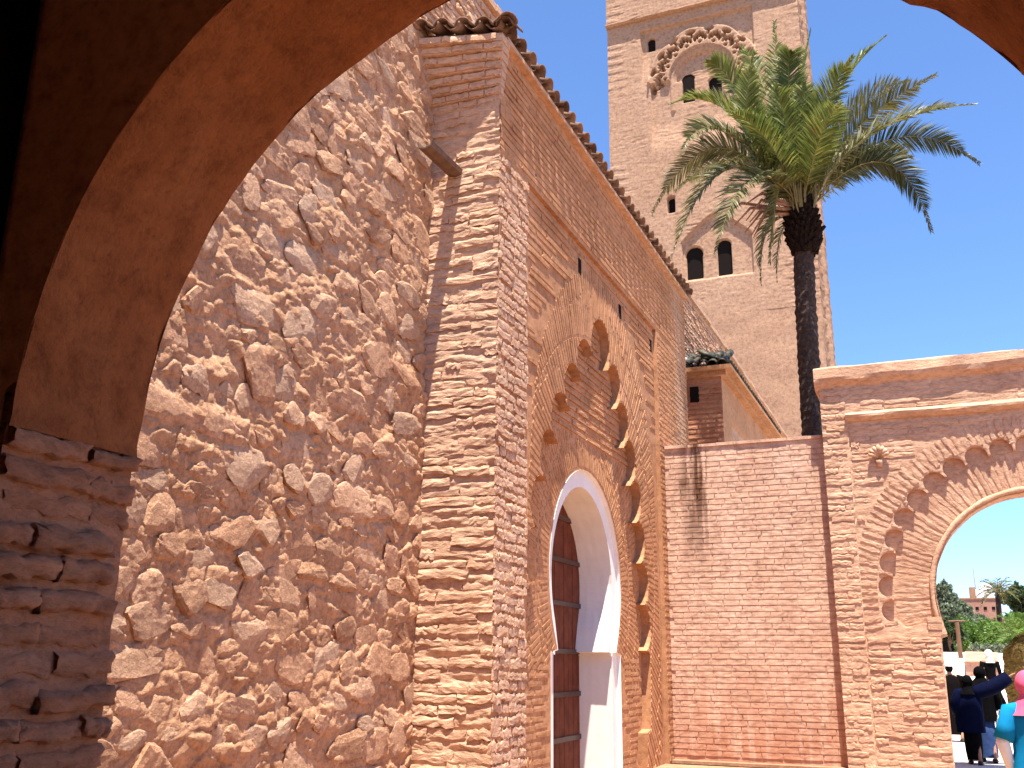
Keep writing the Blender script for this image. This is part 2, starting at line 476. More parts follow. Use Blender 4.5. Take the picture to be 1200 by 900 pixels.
def place_bricks(items, parent, mat, sets=BV, limit=300, name='brick', smooth=False):
    """items: (centre, along, up, out, length, height, depth). the largest in view are bricks of their own"""
    meshes = [mesh_np(name, v, f, mat, smooth) for v, f in sets]
    sc = []
    for it in items:
        d = np.linalg.norm(np.asarray(it[0]) - CAM)
        sc.append(it[4] * it[5] / d ** 2 * (1 if it[7] else .0001))
    order = np.argsort(-np.array(sc))
    singles = order[:limit]; rest = order[limit:]
    for i in singles:
        c, a, u, n, Ln, H, Dp, vis = items[i]
        a = Vector(a); u = Vector(u); n = Vector(n)
        me = meshes[random.randrange(len(meshes))]
        o = bpy.data.objects.new(name, me)
        COL.objects.link(o)
        flip = random.choice((1, -1))
        Mx = Matrix(((a.x * Ln * flip, n.x * Dp, u.x * H, c[0]), (a.y * Ln * flip, n.y * Dp, u.y * H, c[1]), (a.z * Ln * flip, n.z * Dp, u.z * H, c[2]), (0, 0, 0, 1)))
        o.parent = parent
        o.matrix_basis = parent.matrix_world.inverted() @ Mx
    if len(rest):
        VV = []; FF = []; k = 0
        for i in rest:
            c, a, u, n, Ln, H, Dp, vis = items[i]
            v, f = sets[random.randrange(len(sets))]
            c = np.asarray(c); a = np.asarray(a); u = np.asarray(u); n = np.asarray(n)
            P = c + np.outer(v[:, 0] * Ln, a) + np.outer(v[:, 1] * Dp, n) + np.outer(v[:, 2] * H, u)
            VV.append(P); FF.append(np.array(f) + k); k += len(P)
        VV = np.concatenate(VV); FF = np.concatenate(FF)
        nm = {'brick': 'brickwork', 'stone': 'stonework'}.get(name, name)
        o = link(nm, mesh_np(nm, VV - np.array(parent.matrix_world.translation), FF, mat, smooth), parent, 'stuff')
        o.matrix_parent_inverse = Matrix.Identity(4)

def courses(fr, u0, u1, v0, v1, pitch, blen, gap, dep, h=.62, holes=(), only=None, jit=.012, wavy=0.0, seed=3, lenj=.25, tilt=.0, visf=None, skip=0.0, dj=.4):
    """rows of bricks in a wall frame, leaving the openings free"""
    r = random.Random(seed); items = []
    holes = [np.asarray(x, float) for x in holes]
    v = v0 + pitch * .5; row = 0
    while v < v1 - pitch * .3:
        u = u0 - r.uniform(0, blen)
        while u < u1:
            L_ = blen * r.uniform(1 - lenj, 1 + lenj)
            a0 = max(u, u0); a1 = min(u + L_, u1)
            if a1 - a0 > blen * .28 and r.random() > skip:
                uc = (a0 + a1) / 2
                vv = v + r.uniform(-jit, jit) + (wavy * math.sin(uc * 1.7 + row * .13 + seed) if wavy else 0)
                items.append([uc, vv, a1 - a0, r])
            u += L_ + gap * r.uniform(.5, 1.6)
        v += pitch; row += 1
    if items:
        C = np.array([[i[0], i[1]] for i in items]); HL = np.array([i[2] for i in items])
        ok = np.ones(len(items), bool)
        for hp in holes:
            for s in (-.46, 0, .46):
                ins, near = poly_near(C + np.c_[HL * s, np.zeros(len(C))], hp)
                ok &= ~ins
        if only is not None:
            ins, _ = poly_near(C, np.asarray(only, float)); ok &= ins
    out = []
    for k, (uc, vv, ln, _) in enumerate(items):
        if not ok[k]: continue
        t = r.gauss(0, tilt) if tilt else 0
        a = fr.u * math.cos(t) + fr.v * math.sin(t); up = -fr.u * math.sin(t) + fr.v * math.cos(t)
        hh = pitch * h * (1 + .4 * dj * r.uniform(-1, 1))
        vis = True if visf is None else visf(uc, vv)
        out.append((fr.p(uc, vv), a, up, fr.n, ln, hh, dep * r.uniform(1 - dj, 1 + dj), vis))
    return out

def radial(fr, cu, cv, r0, r1, a0, a1, pitch, dep, h=.6, seed=5, inside=None, holes=(), vis=True, split=True, maxlen=.34):
    """brick on edge set like rays round an arch, each ray trimmed to the outlines"""
    r = random.Random(seed); out = []
    rm = (r0 + r1) / 2
    n = int(abs(a1 - a0) * rm / pitch)
    ns = max(2, int((r1 - r0) / .03))
    A = [a0 + (a1 - a0) * (i + .5) / n + r.uniform(-.003, .003) for i in range(n)]
    RR = np.linspace(r0, r1, ns)
    P = np.array([(cu + math.cos(a) * q, cv + math.sin(a) * q) for a in A for q in RR])
    ok = np.ones(len(P), bool)
    for hp in holes: ok &= ~poly_near(P, np.asarray(hp, float))[0]
    if inside is not None: ok &= poly_near(P, np.asarray(inside, float))[0]
    ok = ok.reshape(n, ns)
    for i, a in enumerate(A):
        j = 0
        while j < ns:
            if not ok[i, j]: j += 1; continue
            k = j
            lim = maxlen * r.uniform(.7, 1.2) if split else 9
            while k + 1 < ns and ok[i, k + 1] and (RR[k + 1] - RR[j]) < lim: k += 1
            ln = RR[k] - RR[j]
            if ln > .045:
                q = (RR[k] + RR[j]) / 2; a_ = a + r.gauss(0, .008)
                al = fr.u * math.cos(a_) + fr.v * math.sin(a_); up = -fr.u * math.sin(a_) + fr.v * math.cos(a_)
                out.append((fr.p(cu + math.cos(a) * q, cv + math.sin(a) * q), al, up, fr.n, ln - .012, pitch * (q / rm) * h, dep * r.uniform(.6, 1.3), vis))
            j = k + 1
    return out

def arc(cu, cv, r, a0, a1, n):
    return [(cu + r * math.cos(a0 + (a1 - a0) * i / n), cv + r * math.sin(a0 + (a1 - a0) * i / n)) for i in range(n + 1)]

def arc3(p0, pm, p1, n=8):
    """points on the circle through three points"""
    (x1, y1), (x2, y2), (x3, y3) = p0, pm, p1
    d = 2 * (x1 * (y2 - y3) + x2 * (y3 - y1) + x3 * (y1 - y2))
    ux = ((x1 * x1 + y1 * y1) * (y2 - y3) + (x2 * x2 + y2 * y2) * (y3 - y1) + (x3 * x3 + y3 * y3) * (y1 - y2)) / d
    uy = ((x1 * x1 + y1 * y1) * (x3 - x2) + (x2 * x2 + y2 * y2) * (x1 - x3) + (x3 * x3 + y3 * y3) * (x2 - x1)) / d
    a = [math.atan2(y - uy, x - ux) for x, y in (p0, pm, p1)]
    r = math.hypot(x1 - ux, y1 - uy)
    def fwd(s, e): 
        return (e - s) % (2 * PI)
    if fwd(a[0], a[1]) <= fwd(a[0], a[2]): tot = fwd(a[0], a[2])
    else: tot = fwd(a[0], a[2]) - 2 * PI
    return [(ux + r * math.cos(a[0] + tot * i / n), uy + r * math.sin(a[0] + tot * i / n)) for i in range(n + 1)]

# ================================================================== GROUND
def ground_z(x, y):
    t = np.clip((y - 27.5) / 34.0, 0, 1)
    return 2.35 * (t * t * (3 - 2 * t)) ** .8
gx = np.concatenate([np.linspace(-400, -30, 12), np.linspace(-25, 40, 40), np.linspace(60, 500, 12)])
gy = np.concatenate([np.linspace(-300, -20, 10), np.linspace(-15, 26, 18), np.linspace(27, 65, 30), np.linspace(75, 1500, 16)])
GX, GY = np.meshgrid(gx, gy, indexing='ij')
ii = np.arange(GX.size).reshape(GX.shape)
Qg = np.c_[ii[:-1, :-1].ravel(), ii[1:, :-1].ravel(), ii[1:, 1:].ravel(), ii[:-1, 1:].ravel()]
link('ground', mesh_np('ground', np.c_[GX.ravel(), GY.ravel(), ground_z(GX, GY).ravel() - .03], Qg, M['soil']), None, 'structure')
px_, py_ = np.meshgrid(np.linspace(-1.5, 6.5, 9), np.concatenate([np.linspace(17.5, 27, 5), np.linspace(28, 64, 37), [70, 78, 90]]), indexing='ij')
ii = np.arange(px_.size).reshape(px_.shape)
Qp = np.c_[ii[:-1, :-1].ravel(), ii[1:, :-1].ravel(), ii[1:, 1:].ravel(), ii[:-1, 1:].ravel()]
link('plaza_paving', mesh_np('plaza_paving', np.c_[px_.ravel(), py_.ravel(), ground_z(px_, py_).ravel() + .004], Qp, M['paving']), None, 'structure')
box('courtyard_paving', -5.6, 12, 3.3, 17.5, -.02, 0.0, M['court'], None, 'structure')

# ================================================================== TALL HALL WALL (rubble below, brick above)
hall = thing('hall_wall', 'tall rough wall of rubble stones in earth mortar under a brick parapet', 'wall', (-5.41, 6.0, 0))
XR = -5.41
fr = XF(XR)
b_ = box('wall_core', XR - .9, XR - .10, 3.2, 60, 0, 11.22, M['earth'], hall)
def worley(u, v, su, sv, seed):
    """packed lumps: every cell has its own height and tilt, with sunk joints"""
    R_ = np.random.RandomState(seed); J = R_.rand(64, 64, 5)
    x = u / su + .25 * fbm(u * 3, v * 3, seed + 1, 2); y = v / sv + .25 * fbm(u * 3 + 9, v * 3, seed + 2, 2)
    xi = np.floor(x).astype(int); yi = np.floor(y).astype(int)
    d1 = np.full(x.shape, 9.); d2 = np.full(x.shape, 9.); hh = np.zeros(x.shape)
    for a in (-1, 0, 1):
        for b in (-1, 0, 1):
            j = J[(xi + a) & 63, (yi + b) & 63]
            dx = xi + a + j[..., 0] - x; dy = yi + b + j[..., 1] - y
            d = np.hypot(dx, dy); h = j[..., 2] + (j[..., 3] - .5) * dx * 1.3 + (j[..., 4] - .5) * dy * 1.3
            c = d < d1
            d2 = np.where(c, d1, np.minimum(d2, d)); hh = np.where(c, h, hh); d1 = np.where(c, d, d1)
    return hh * np.clip((d2 - d1) / .22, 0, 1)
def rub_disp(u, v):
    d = .045 * fbm(u * 1.6, v * 2.4, 21, 3) + .020 * fbm(u * 5, v * 8, 22, 4, .6)
    d += .012 * np.abs(fbm(u * 14, v * 18, 23, 3)) + .030 * worley(u, v, .24, .14, 91) + .010 * worley(u, v, .11, .07, 95)
    d += .07 * np.clip(fbm(u * .6, v * .9, 24, 2), 0, 1)
    return d
panel('mortar_face', fr, 4.6, 10.08, 0, 9.25, .018, M['earth'], hall, disp=rub_disp)

def stone_variant(seed):
    r = random.Random(seed)
    import bmesh
    bm = bmesh.new(); bmesh.ops.create_icosphere(bm, subdivisions=3, radius=1)
    planes = []
    for _ in range(r.randint(8, 13)):
        v = Vector((r.gauss(0, 1), r.gauss(0, 1), r.gauss(0, 1))).normalized()
        planes.append((v, r.uniform(.55, .95)))
    planes.append((Vector((1, r.uniform(-.25, .25), r.uniform(-.3, .3))).normalized(), r.uniform(.45, .7)))
    off = Vector((r.uniform(0, 90), r.uniform(0, 90), 0))
    for v in bm.verts:
        d = v.co.normalized(); rad = 1.15
        for n_, h_ in planes:
            k = d.dot(n_)
            if k > .05: rad = min(rad, h_ / k)
        rad *= 1 + .08 * mn.noise(d * 2.3 + off) + .07 * abs(mn.noise(d * 4 + off)) + .05 * mn.noise(d * 9 + off) + .03 * mn.noise(d * 20 + off)
        v.co = d * rad
    V = np.array([v.co[:] for v in bm.verts]); F = [tuple(x.index for x in f.verts) for f in bm.faces]
    bm.free()
    keep = [f for f in F if max(V[list(f), 0]) > -.25]     # nothing of the side set in the wall
    V = V / np.abs(V).max(0)
    return V, keep
STV = [stone_variant(40 + i) for i in range(26)]
st_meshes = [mesh_np('stone', v, f, M['stone'], False) for v, f in STV]
r = random.Random(5)
stones = []
z = .05; row = 0
while z < 9.3:
    hrow = r.uniform(.20, .44)
    y = 4.7 + r.uniform(-.3, 0)
    while y < 10.1:
        ln = hrow * r.uniform(.85, 2.1)
        hh = hrow * r.uniform(.72, 1.12)
        zz = z + hrow * .5 + r.uniform(-.05, .05)
        dm = fbm(np.array([y * .8]), np.array([zz * .8]), 77, 2)[0]
        if r.random() < (.97 if dm > -.3 else .7) and y + ln * .5 < 10.06:
            stones.append((y + ln / 2, zz, ln * r.uniform(.5, .60), hh * r.uniform(.48, .60), r.uniform(.03, .072), r.gauss(0, .16)))
        elif r.random() < .8 and y + ln * .5 < 10.0:
            for _ in range(1):
                s_ = r.uniform(.06, .10)
                stones.append((y + r.uniform(0, ln), zz + r.uniform(-.1, .1), s_ * 1.4, s_, r.uniform(.02, .045), r.gauss(0, .5)))
        y += ln * r.uniform(.86, 1.04) + .005
    z += hrow * .86; row += 1
def st_score(s):
    y, zz, a, b, d, t = s
    if y < 5.3: return 0
    D = math.sqrt(5.41 ** 2 + y * y + (zz - 1.65) ** 2)
    el = (zz - 1.65) / y
    if el > .86: return 0
    return a * b / D ** 2
stones.sort(key=st_score, reverse=True)
VV = []; FF = []; k = 0
for i, (y, zz, a, b, d, t) in enumerate(stones):
    base = XR + rub_disp(np.array([y]), np.array([zz]))[0] * .8 - .005
    vi = r.randrange(len(STV))
    c, s = math.cos(t), math.sin(t)
    fy = r.choice((1, -1)); fz = r.choice((1, -1))
    Mx = Matrix(((d, 0, 0, base), (0, a * c * fy, -b * s * fz, y), (0, a * s * fy, b * c * fz, zz), (0, 0, 0, 1)))
    if i < 300:
        o = bpy.data.objects.new('stone', st_meshes[vi]); COL.objects.link(o)
        o.parent = hall; o.matrix_basis = hall.matrix_world.inverted() @ Mx
    else:
        v, f = STV[vi]
        P = np.c_[v, np.ones(len(v))] @ np.array(Mx).T
        VV.append(P[:, :3]); FF.append(np.array(f) + k); k += len(P)
if VV:
    o = link('stonework', mesh_np('stonework', np.concatenate(VV) - np.array(hall.location), np.concatenate(FF), M['stone'], False), hall, 'stuff')
    o.matrix_parent_inverse = Matrix.Identity(4)
# brick part above and beyond the portal
panel('brick_bed', fr, 3.2, 34, 9.22, 11.2, .05, M['mortar'], hall, disp=lambda u, v: .02 * fbm(u * 3, v * 20, 31, 3) + .01, res_v=.025)
it = courses(fr, 7.0, 34, 9.26, 11.15, .115, .34, .02, .045, h=.7, seed=31, lenj=.4, jit=.01, wavy=.01, tilt=.01, visf=lambda u, v: u < 14)
place_bricks(it, hall, M['brick'], BVR, limit=300)
mb = MB()
y = 3.2
while y < 59:
    l_ = r.uniform(.5, .9); dz = r.uniform(-.012, .012)
    mb.box(XR - .95, XR + .09 + r.uniform(-.02, .02), y, y + l_ - .006, 11.2 + dz, 11.32 + dz)
    y += l_
mb.build('coping', M['mortar'], hall)

# ================================================================== PORTAL (low building with the door)
portal = thing('portal_building', 'low brick prayer hall front with lobed arch, white lined doorway and tiled eave', 'building', (-4.9, 15, 0))
XN = -4.44; XP = -4.50; XFD = -4.655
Y0, Y1 = 10.05, 20.0
ZE = 9.27
box('wall_core', XR + .02, XFD - .75, Y0 + .1, Y1 - .02, 0, ZE - .03, M['mortar'], portal)
# -- outlines
PAN = [(10.98, -.1), (17.5, -.1), (17.5, 7.76), (10.98, 7.76)]
def mid(z): return 13.88 + max(0, z - 3.5) * .115
cus = [(.40, 6.16), (.87, 5.62), (1.32, 5.05), (1.74, 4.48), (2.10, 3.90), (2.37, 3.25), (2.55, 2.58), (2.61, 1.84)]
mxs = [(1.06, 6.12), (1.56, 5.56), (2.03, 4.95), (2.38, 4.33), (2.62, 3.68), (2.80, 2.98), (2.87, 2.26)]
half = arc3((-cus[0][0], cus[0][1]), (0, 6.90), cus[0], 12)[6:]
for i in range(7):
    half += arc3(cus[i], mxs[i], cus[i + 1], 9)[1:]
half += [(2.82, 1.80), (2.80, 1.3), (2.74, .6), (2.5, .55), (2.5, -.1)]
LOB = [(mid(z) + o, z) for o, z in half] + [(mid(z) - o, z) for o, z in half[::-1]]
LOB = LOB[:len(half)] + LOB[len(half) + 0:]
LOB = np.array(LOB)
# drop duplicates
LOB = np.array([p for i, p in enumerate(LOB) if i == 0 or np.linalg.norm(p - LOB[i - 1]) > 1e-4])
CD, ZD, RD = 13.93, 2.77, 1.61
def door_outline(dr=0.0, n=40, bottom=-.1):
    R_ = RD - dr; jw = 1.58 - dr
    a = math.asin((1.79 - ZD) / R_) if abs(1.79 - ZD) < R_ else -.6
    a = max(a, -math.acos(min(1, jw / R_)) if jw < R_ else 0) if False else -math.acos(min(1, jw / R_))
    a = min(a, -.18)
    pts = [(CD + jw, bottom), (CD + jw, 1.79), (CD + jw + .02, 1.80)]
    aa = arc(CD, ZD, R_, -.45, PI / 2, n // 2)
    # slightly pointed head
    aa = [(x, z + .03 * max(0, (z - ZD) / R_) ** 4) for x, z in aa]
    pts = [(CD + jw - .03, bottom), (CD + jw - .03, 1.78)] + [(CD + R_ * math.cos(-.62), 1.80)] + aa
    return np.array(pts + [(2 * CD - x, z) for x, z in pts[::-1]][1:])
DOOR = door_outline(0)
fN, fP, fF = XF(XN), XF(XP), XF(XFD)
ext = (lambda seed, amp: (lambda u, v: amp * (fbm(u * 2.5, v * 16, seed, 4) + .6 * fbm(u * 9, v * 30, seed + 1, 3)) + .004))
panel('wall_face', fN, Y0 - .012, 20.0, 0, ZE, .035, M['nave'], portal, holes=[PAN], disp=lambda u, v: .004 * fbm(u * 3, v * 14, 41, 3) + .030 * np.clip((11.0 - u) / .5, 0, 1) * fbm(u * 3.5, v * 15, 42, 4), res_v=.03)
panel('panel_face', fP, 10.98, 17.5, 0, 7.76, .032, M['nave'], portal, holes=[LOB], disp=lambda u, v: .005 * fbm(u * 3, v * 5, 43, 3))
panel('arch_field', fF, 10.7, 17.2, 0, 7.1, .032, M['nave'], portal, holes=[DOOR], disp=lambda u, v: .004 * fbm(u * 3, v * 5, 44, 3))
rim('panel_edge', fN, [(10.98, 0), (10.98, 7.76), (17.5, 7.76), (17.5, 0)], .0, -.08, M['nave'], portal, n=2)
rim('lobe_edge', fP, LOB, .004, -.17, M['nave'], portal, n=3, smooth=False)
# front face (towards the camera)
fFront = YF(Y0)
panel('front_face', fFront, XR, XN, 0, ZE, .02, M['mortar'], portal, disp=lambda u, v: .034 * fbm(u * 1.8, v * 12, 45, 4, .55) + .010 * fbm(u * 12, v * 40, 46, 2) + .018, res_v=.016)
V_, F_ = boxmesh(XR, XN, Y1 - .05, Y1, 0, ZE); link('end_face', mesh_np('end_face', V_, F_, M['nave'], False), portal)
# bricks: front face, corner strip, upper courses, panel, radial
fb = courses(fFront, XR + .03, XN + .01, .02, ZE - .15, .118, .48, .008, .036, h=.78, seed=51, lenj=.7, jit=.016, wavy=.014, tilt=.022, skip=.12)
corner = courses(fN, Y0 - .02, 10.97, .02, 7.75, .118, .27, .02, .020, h=.76, seed=52, lenj=.5, jit=.014, wavy=.012, tilt=.04, visf=lambda u, v: True)
up = courses(fN, Y0, 20.0, 7.82, 9.22, .098, 1.1, .006, .012, h=.66, seed=53, lenj=.3, jit=.003)
endp = courses(fN, 17.56, 19.98, .02, 7.78, .10, .3, .015, .014, h=.62, seed=54, lenj=.3, jit=.004, tilt=.01)
# outline of the big pointed arch that frames the lobes
OG = [(11.15, -.1), (11.10, 2.0), (11.15, 3.6), (11.3, 4.9), (11.7, 5.9), (12.35, 6.75), (13.1, 7.3), (13.85, 7.62), (14.6, 7.62), (15.5, 7.3), (16.3, 6.75), (16.9, 5.9), (17.25, 4.9), (17.35, 3.6), (17.38, 2.0), (17.38, -.1)]
OGp = np.array(OG)
flat = courses(fP, 11.0, 17.48, .03, 7.74, .108, .9, .006, .016, h=.60, seed=55, lenj=.3, jit=.003, holes=[OGp])
rad = []
ACx, ACz = 14.0, 3.3
rad += radial(fP, ACx, ACz, 1.9, 3.1, -1.0, PI + 1.0, .085, .009, h=.62, seed=61, inside=OGp, holes=[LOB], maxlen=.5)
rad += radial(fP, ACx, ACz, 3.12, 4.5, -.95, PI + .95, .10, .009, h=.62, seed=62, inside=OGp, holes=[LOB], maxlen=.6)
# field behind the lobes: slanting courses high up, rays round the door
LOBi = LOB
chev = courses(fF, 11.6, 16.6, 4.85, 6.9, .112, .6, .004, .024, h=.52, seed=64, lenj=.2, jit=.002, only=LOBi)
ray2 = radial(fF, CD, ZD, 1.68, 2.1, -.6, PI + .6, .08, .008, h=.62, seed=65, inside=LOBi, holes=[DOOR, [(10, 4.85), (18, 4.85), (18, 8), (10, 8)]])
ray2 += radial(fF, CD, ZD, 2.12, 2.9, -.6, PI + .6, .09, .008, h=.62, seed=66, inside=LOBi, holes=[DOOR, [(10, 4.85), (18, 4.85), (18, 8), (10, 8)]])
fl2 = courses(fF, 11.0, 16.9, .03, 1.75, .10, .4, .01, .010, h=.6, seed=67, only=LOBi, holes=[DOOR])
place_bricks(fb + corner, portal, M['brick'], BVR, limit=220)
place_bricks(up + endp + flat + chev + rad + ray2 + fl2, portal, M['nave'], BVF, limit=40)
# band of plaster round the outer arch and lining beside the door
for (y_, z_) in ((13.22, 7.42), (15.32, 7.40), (17.30, 7.40)):
    box('putlog_hole', XP - .30, XP + .014, y_ - .055, y_ + .055, z_ - .12, z_ + .12, M['void'], portal)
# -- white doorway
D2 = door_outline(.25)
def ring(name, fr_, outer, inner, d, mat, parent):
    n_ = min(len(outer), len(inner)); V = np.concatenate([fr_.p(outer[:n_, 0], outer[:n_, 1], d), fr_.p(inner[:n_, 0], inner[:n_, 1], d)])
    F = np.array([(i, i + 1, n_ + i + 1, n_ + i) for i in range(n_ - 1)])
    return link(name, mesh_np(name, V, F, mat, False), parent)
frame_ = rim('door_frame', fF, DOOR, .006, -.06, M['white'], portal, n=1)
for nm, me_ in (('frame_step', None),):
    o = ring(nm, fF, DOOR, D2, -.06, M['white'], frame_); o.matrix_parent_inverse = Matrix.Identity(4); o.location = (0, 0, 0)
o = rim('door_reveal', fF, D2, -.06, -.60, M['white'], portal, n=8, wob=.006, smooth=False)
# ledge at the springing of the arch
for s in (1, -1):
    yj = CD + s * (1.58 - .25 - .03)
    box('impost_ledge', XFD - .59, XFD - .05, min(yj, yj - s * .045), max(yj, yj - s * .045), 1.74, 1.80, M['white'], portal)
door = box('door', XFD - .70, XFD - .61, CD - 1.6, CD + 1.6, 0, 4.6, M['wood'], portal)
for k in range(16):
    y0_ = CD - 1.6 + k * .2
    box('door_plank', XFD - .612, XFD - .598 + (k % 2) * .002, y0_ + .006, y0_ + .194, .02, 4.5, M['wood'], door)
for z_ in (.55, 1.18, 1.80, 2.50, 3.15, 3.8):
    box('door_band', XFD - .60, XFD - .572, CD - 1.6, CD + 1.6, z_ - .035, z_ + .035, M['woodband'], door)
# -- tiled eave
eave = MB()
eave.box(XR, XN + .10, Y0 - .02, Y1 + .1, ZE - .01, ZE + .05)
# corbelled courses added under the front eave, stepped out to cast its long shadow
cb = []
rq = random.Random(77)
for k in range(8):
    t = ((k + 1) / 8) ** 1.3
    z0_, z1_ = ZE - .86 + k * .107, ZE - .86 + (k + 1) * .107
    ya, yb = Y0 - .50 * t, Y0 - .20 * t
    V_ = [(XR, ya, z0_), (XN + .10 * t, yb, z0_), (XN + .10 * t, Y0 + .05, z0_), (XR, Y0 + .05, z0_)]
    V_ += [(x, y, z1_ - (.003 if k % 2 else .0)) for x, y, z in V_]
    eave.add(V_, [(3, 2, 1, 0), (4, 5, 6, 7), (0, 1, 5, 4), (1, 2, 6, 5), (2, 3, 7, 6), (3, 0, 4, 7)])
    al = np.array([XN + .1 * t - XR, yb - ya, 0]); Lc = np.linalg.norm(al); al /= Lc
    nn_ = np.array([al[1], -al[0], 0]); q = 0
    while q < Lc - .08:
        ln = min(rq.uniform(.2, .45), Lc - q)
        cb.append((np.array([XR, ya, (z0_ + z1_) / 2]) + al * (q + ln / 2), al, np.array([0, 0, 1.]), nn_, ln - .01, .078, rq.uniform(.012, .03), True)); q += ln
eave.build('eave_board', M['mortar'], portal)
place_bricks(cb, portal, M['brick'], BVR, limit=40)
rf = MB()
rf.add([(XN + .08, Y0 - .1, ZE + .055), (XN + .08, Y1 + .1, ZE + .055), (XR, Y1 + .1, ZE + .42), (XR, Y0 + .5, ZE + .42), (XR, 9.6, ZE + .06)], [(0, 1, 2, 3), (0, 3, 4)])
rf.build('roof_bed', M['mortar'], portal)
def tile_mesh(length=.46, r0=.115, r1=.09, th=.016, n=8, flip=False, seed=0):
    rr = random.Random(seed)
    V = []; F = []
    for x, r_ in ((0, r0), (length, r1)):
        for (rad_) in (r_, r_ - th):
            for i in range(n + 1):
                a = PI * i / n
                V.append((x + rr.uniform(-.004, .004), rad_ * math.cos(a), rad_ * math.sin(a) * .92))
    m = n + 1
    for i in range(n):
        F.append((i, i + 1, 2 * m + i + 1, 2 * m + i))           # outer
        F.append((m + i + 1, m + i, 3 * m + i, 3 * m + i + 1))   # inner
        F.append((i + 1, i, m + i, m + i + 1)); F.append((2 * m + i, 2 * m + i + 1, 3 * m + i + 1, 3 * m + i))
    F.append((0, 2 * m, 3 * m, m)); F.append((n, m + n, 3 * m + n, 2 * m + n))
    if flip: V = [(x, y, -z) for x, y, z in V]; F = [f[::-1] for f in F]
    return V, F
tcov = [mesh_np('roof_tile', *tile_mesh(seed=i), M['tile']) for i in range(4)]
tpan = [mesh_np('roof_tile', *tile_mesh(flip=True, r0=.10, r1=.105, seed=9 + i), M['tile']) for i in range(2)]
def put_tile(me, loc, heading, slope, parent, sc=1.0, roll=0):
    """x axis of the tile runs up the roof"""
    o = bpy.data.objects.new('roof_tile', me); COL.objects.link(o); o.parent = parent
    o.matrix_basis = parent.matrix_world.inverted() @ (Matrix.Translation(loc) @ Matrix.Rotation(heading, 4, 'Z') @ Matrix.Rotation(-slope, 4, 'Y') @ Matrix.Rotation(roll, 4, 'X') @ Matrix.Scale(sc, 4))
    return o
y = 10.05; k = 0
while y < 20.05:
    j = r.uniform(-.015, .015)
    put_tile(tcov[k % 4], (XN + .17 + j, y, ZE + .085 + r.uniform(-.012, .012)), PI, .36, portal, 1.05, r.uniform(-.06, .06))
    put_tile(tcov[(k + 1) % 4], (XN - .20 + j, y + .01, ZE + .235), PI, .36, portal, 1.05, r.uniform(-.06, .06))
    put_tile(tpan[k % 2], (XN + .12 + j, y + .16, ZE + .145), PI, .34, portal, 1.0, r.uniform(-.05, .05))
    y += .32; k += 1
# front hip
for k in range(5):
    t_ = k / 4.0
    x_ = XR + .10 + t_ * (XN - XR + .02); y_ = 9.47 + t_ * .36
    put_tile(tcov[k % 4], (x_, y_, ZE + .09 + r.uniform(-.01, .01)), PI / 2, .32, portal, 1.0, r.uniform(-.08, .08))
    if k < 4: put_tile(tpan[k % 2], (x_ + .125, y_ + .06, ZE + .145), PI / 2, .30, portal, 1.0)
put_tile(tcov[0], (XN + .20, 9.80, ZE + .10), PI * .76, .32, portal, 1.15)
put_tile(tcov[2], (XN - .12, 10.12, ZE + .24), PI * .76, .32, portal, 1.15)
# -- spout
sp = MB()
sx, sz = -5.03, 7.52
pr = [(-.10, .035), (-.085, -.03), (0, -.055), (.085, -.03), (.10, .035)]
V_ = []; 
for yy in (9.18, 10.1):
    for (a, b) in pr: V_.append((sx + a, yy, sz + b + (10.1 - yy) * -.03))
    for (a, b) in pr: V_.append((sx + a * .86, yy, sz + b + .016 + (10.1 - yy) * -.03))
F_ = []
for i in range(4):
    F_ += [(i, i + 1, 11 + i, 10 + i), (5 + i + 1, 5 + i, 15 + i, 16 + i), (i, 5 + i, 6 + i, i + 1), (10 + i, 11 + i, 16 + i, 15 + i)]
F_ += [(0, 10, 15, 5), (4, 9, 19, 14)]
sp.add(V_, F_); sp.build('waterspout', M['metal'], portal)

# ================================================================== BOUNDARY WALL in the middle
bw = thing('boundary_wall', 'flat brick wall with open joints and a dark drip stain, between portal and gateway', 'wall', (-3.0, 17.9, 0))
YW = 17.86
fW = YF(YW)
box('wall_core', XN - .1, -1.4, YW + .05, YW + .5, 0, 5.50, M['wallbrick'], bw)
panel('mortar_face', fW, XN, -1.5, 0, 5.50, .03, M['wallbrick'], bw, disp=lambda u, v: .008 + .005 * fbm(u * 1.2, v * 1.6, 71, 3) + .006 * fbm(u * 5, v * 12, 72, 3))
it = courses(fW, XN + .01, -1.50, .12, 5.48, .1, .31, .005, .022, h=.82, seed=73, lenj=.12, jit=.002, wavy=.004, tilt=.002, dj=.12, visf=lambda u, v: True)
place_bricks(it, bw, M['wallbrick'], BVS, limit=300)
mb = MB(); x = XN + .02
while x < -1.6:
    l_ = min(r.uniform(.25, .5), -1.58 - x)
    mb.box(x, x + l_ - .008, YW - .045 + r.uniform(-.01, .01), YW + .5, 5.50, 5.55 + r.uniform(-.008, .012)); x += l_
mb.build('coping', M['wallbrick'], bw)
box('footing', XN, -1.58, YW - .22, YW + .05, 0, .05, M['court'], bw)

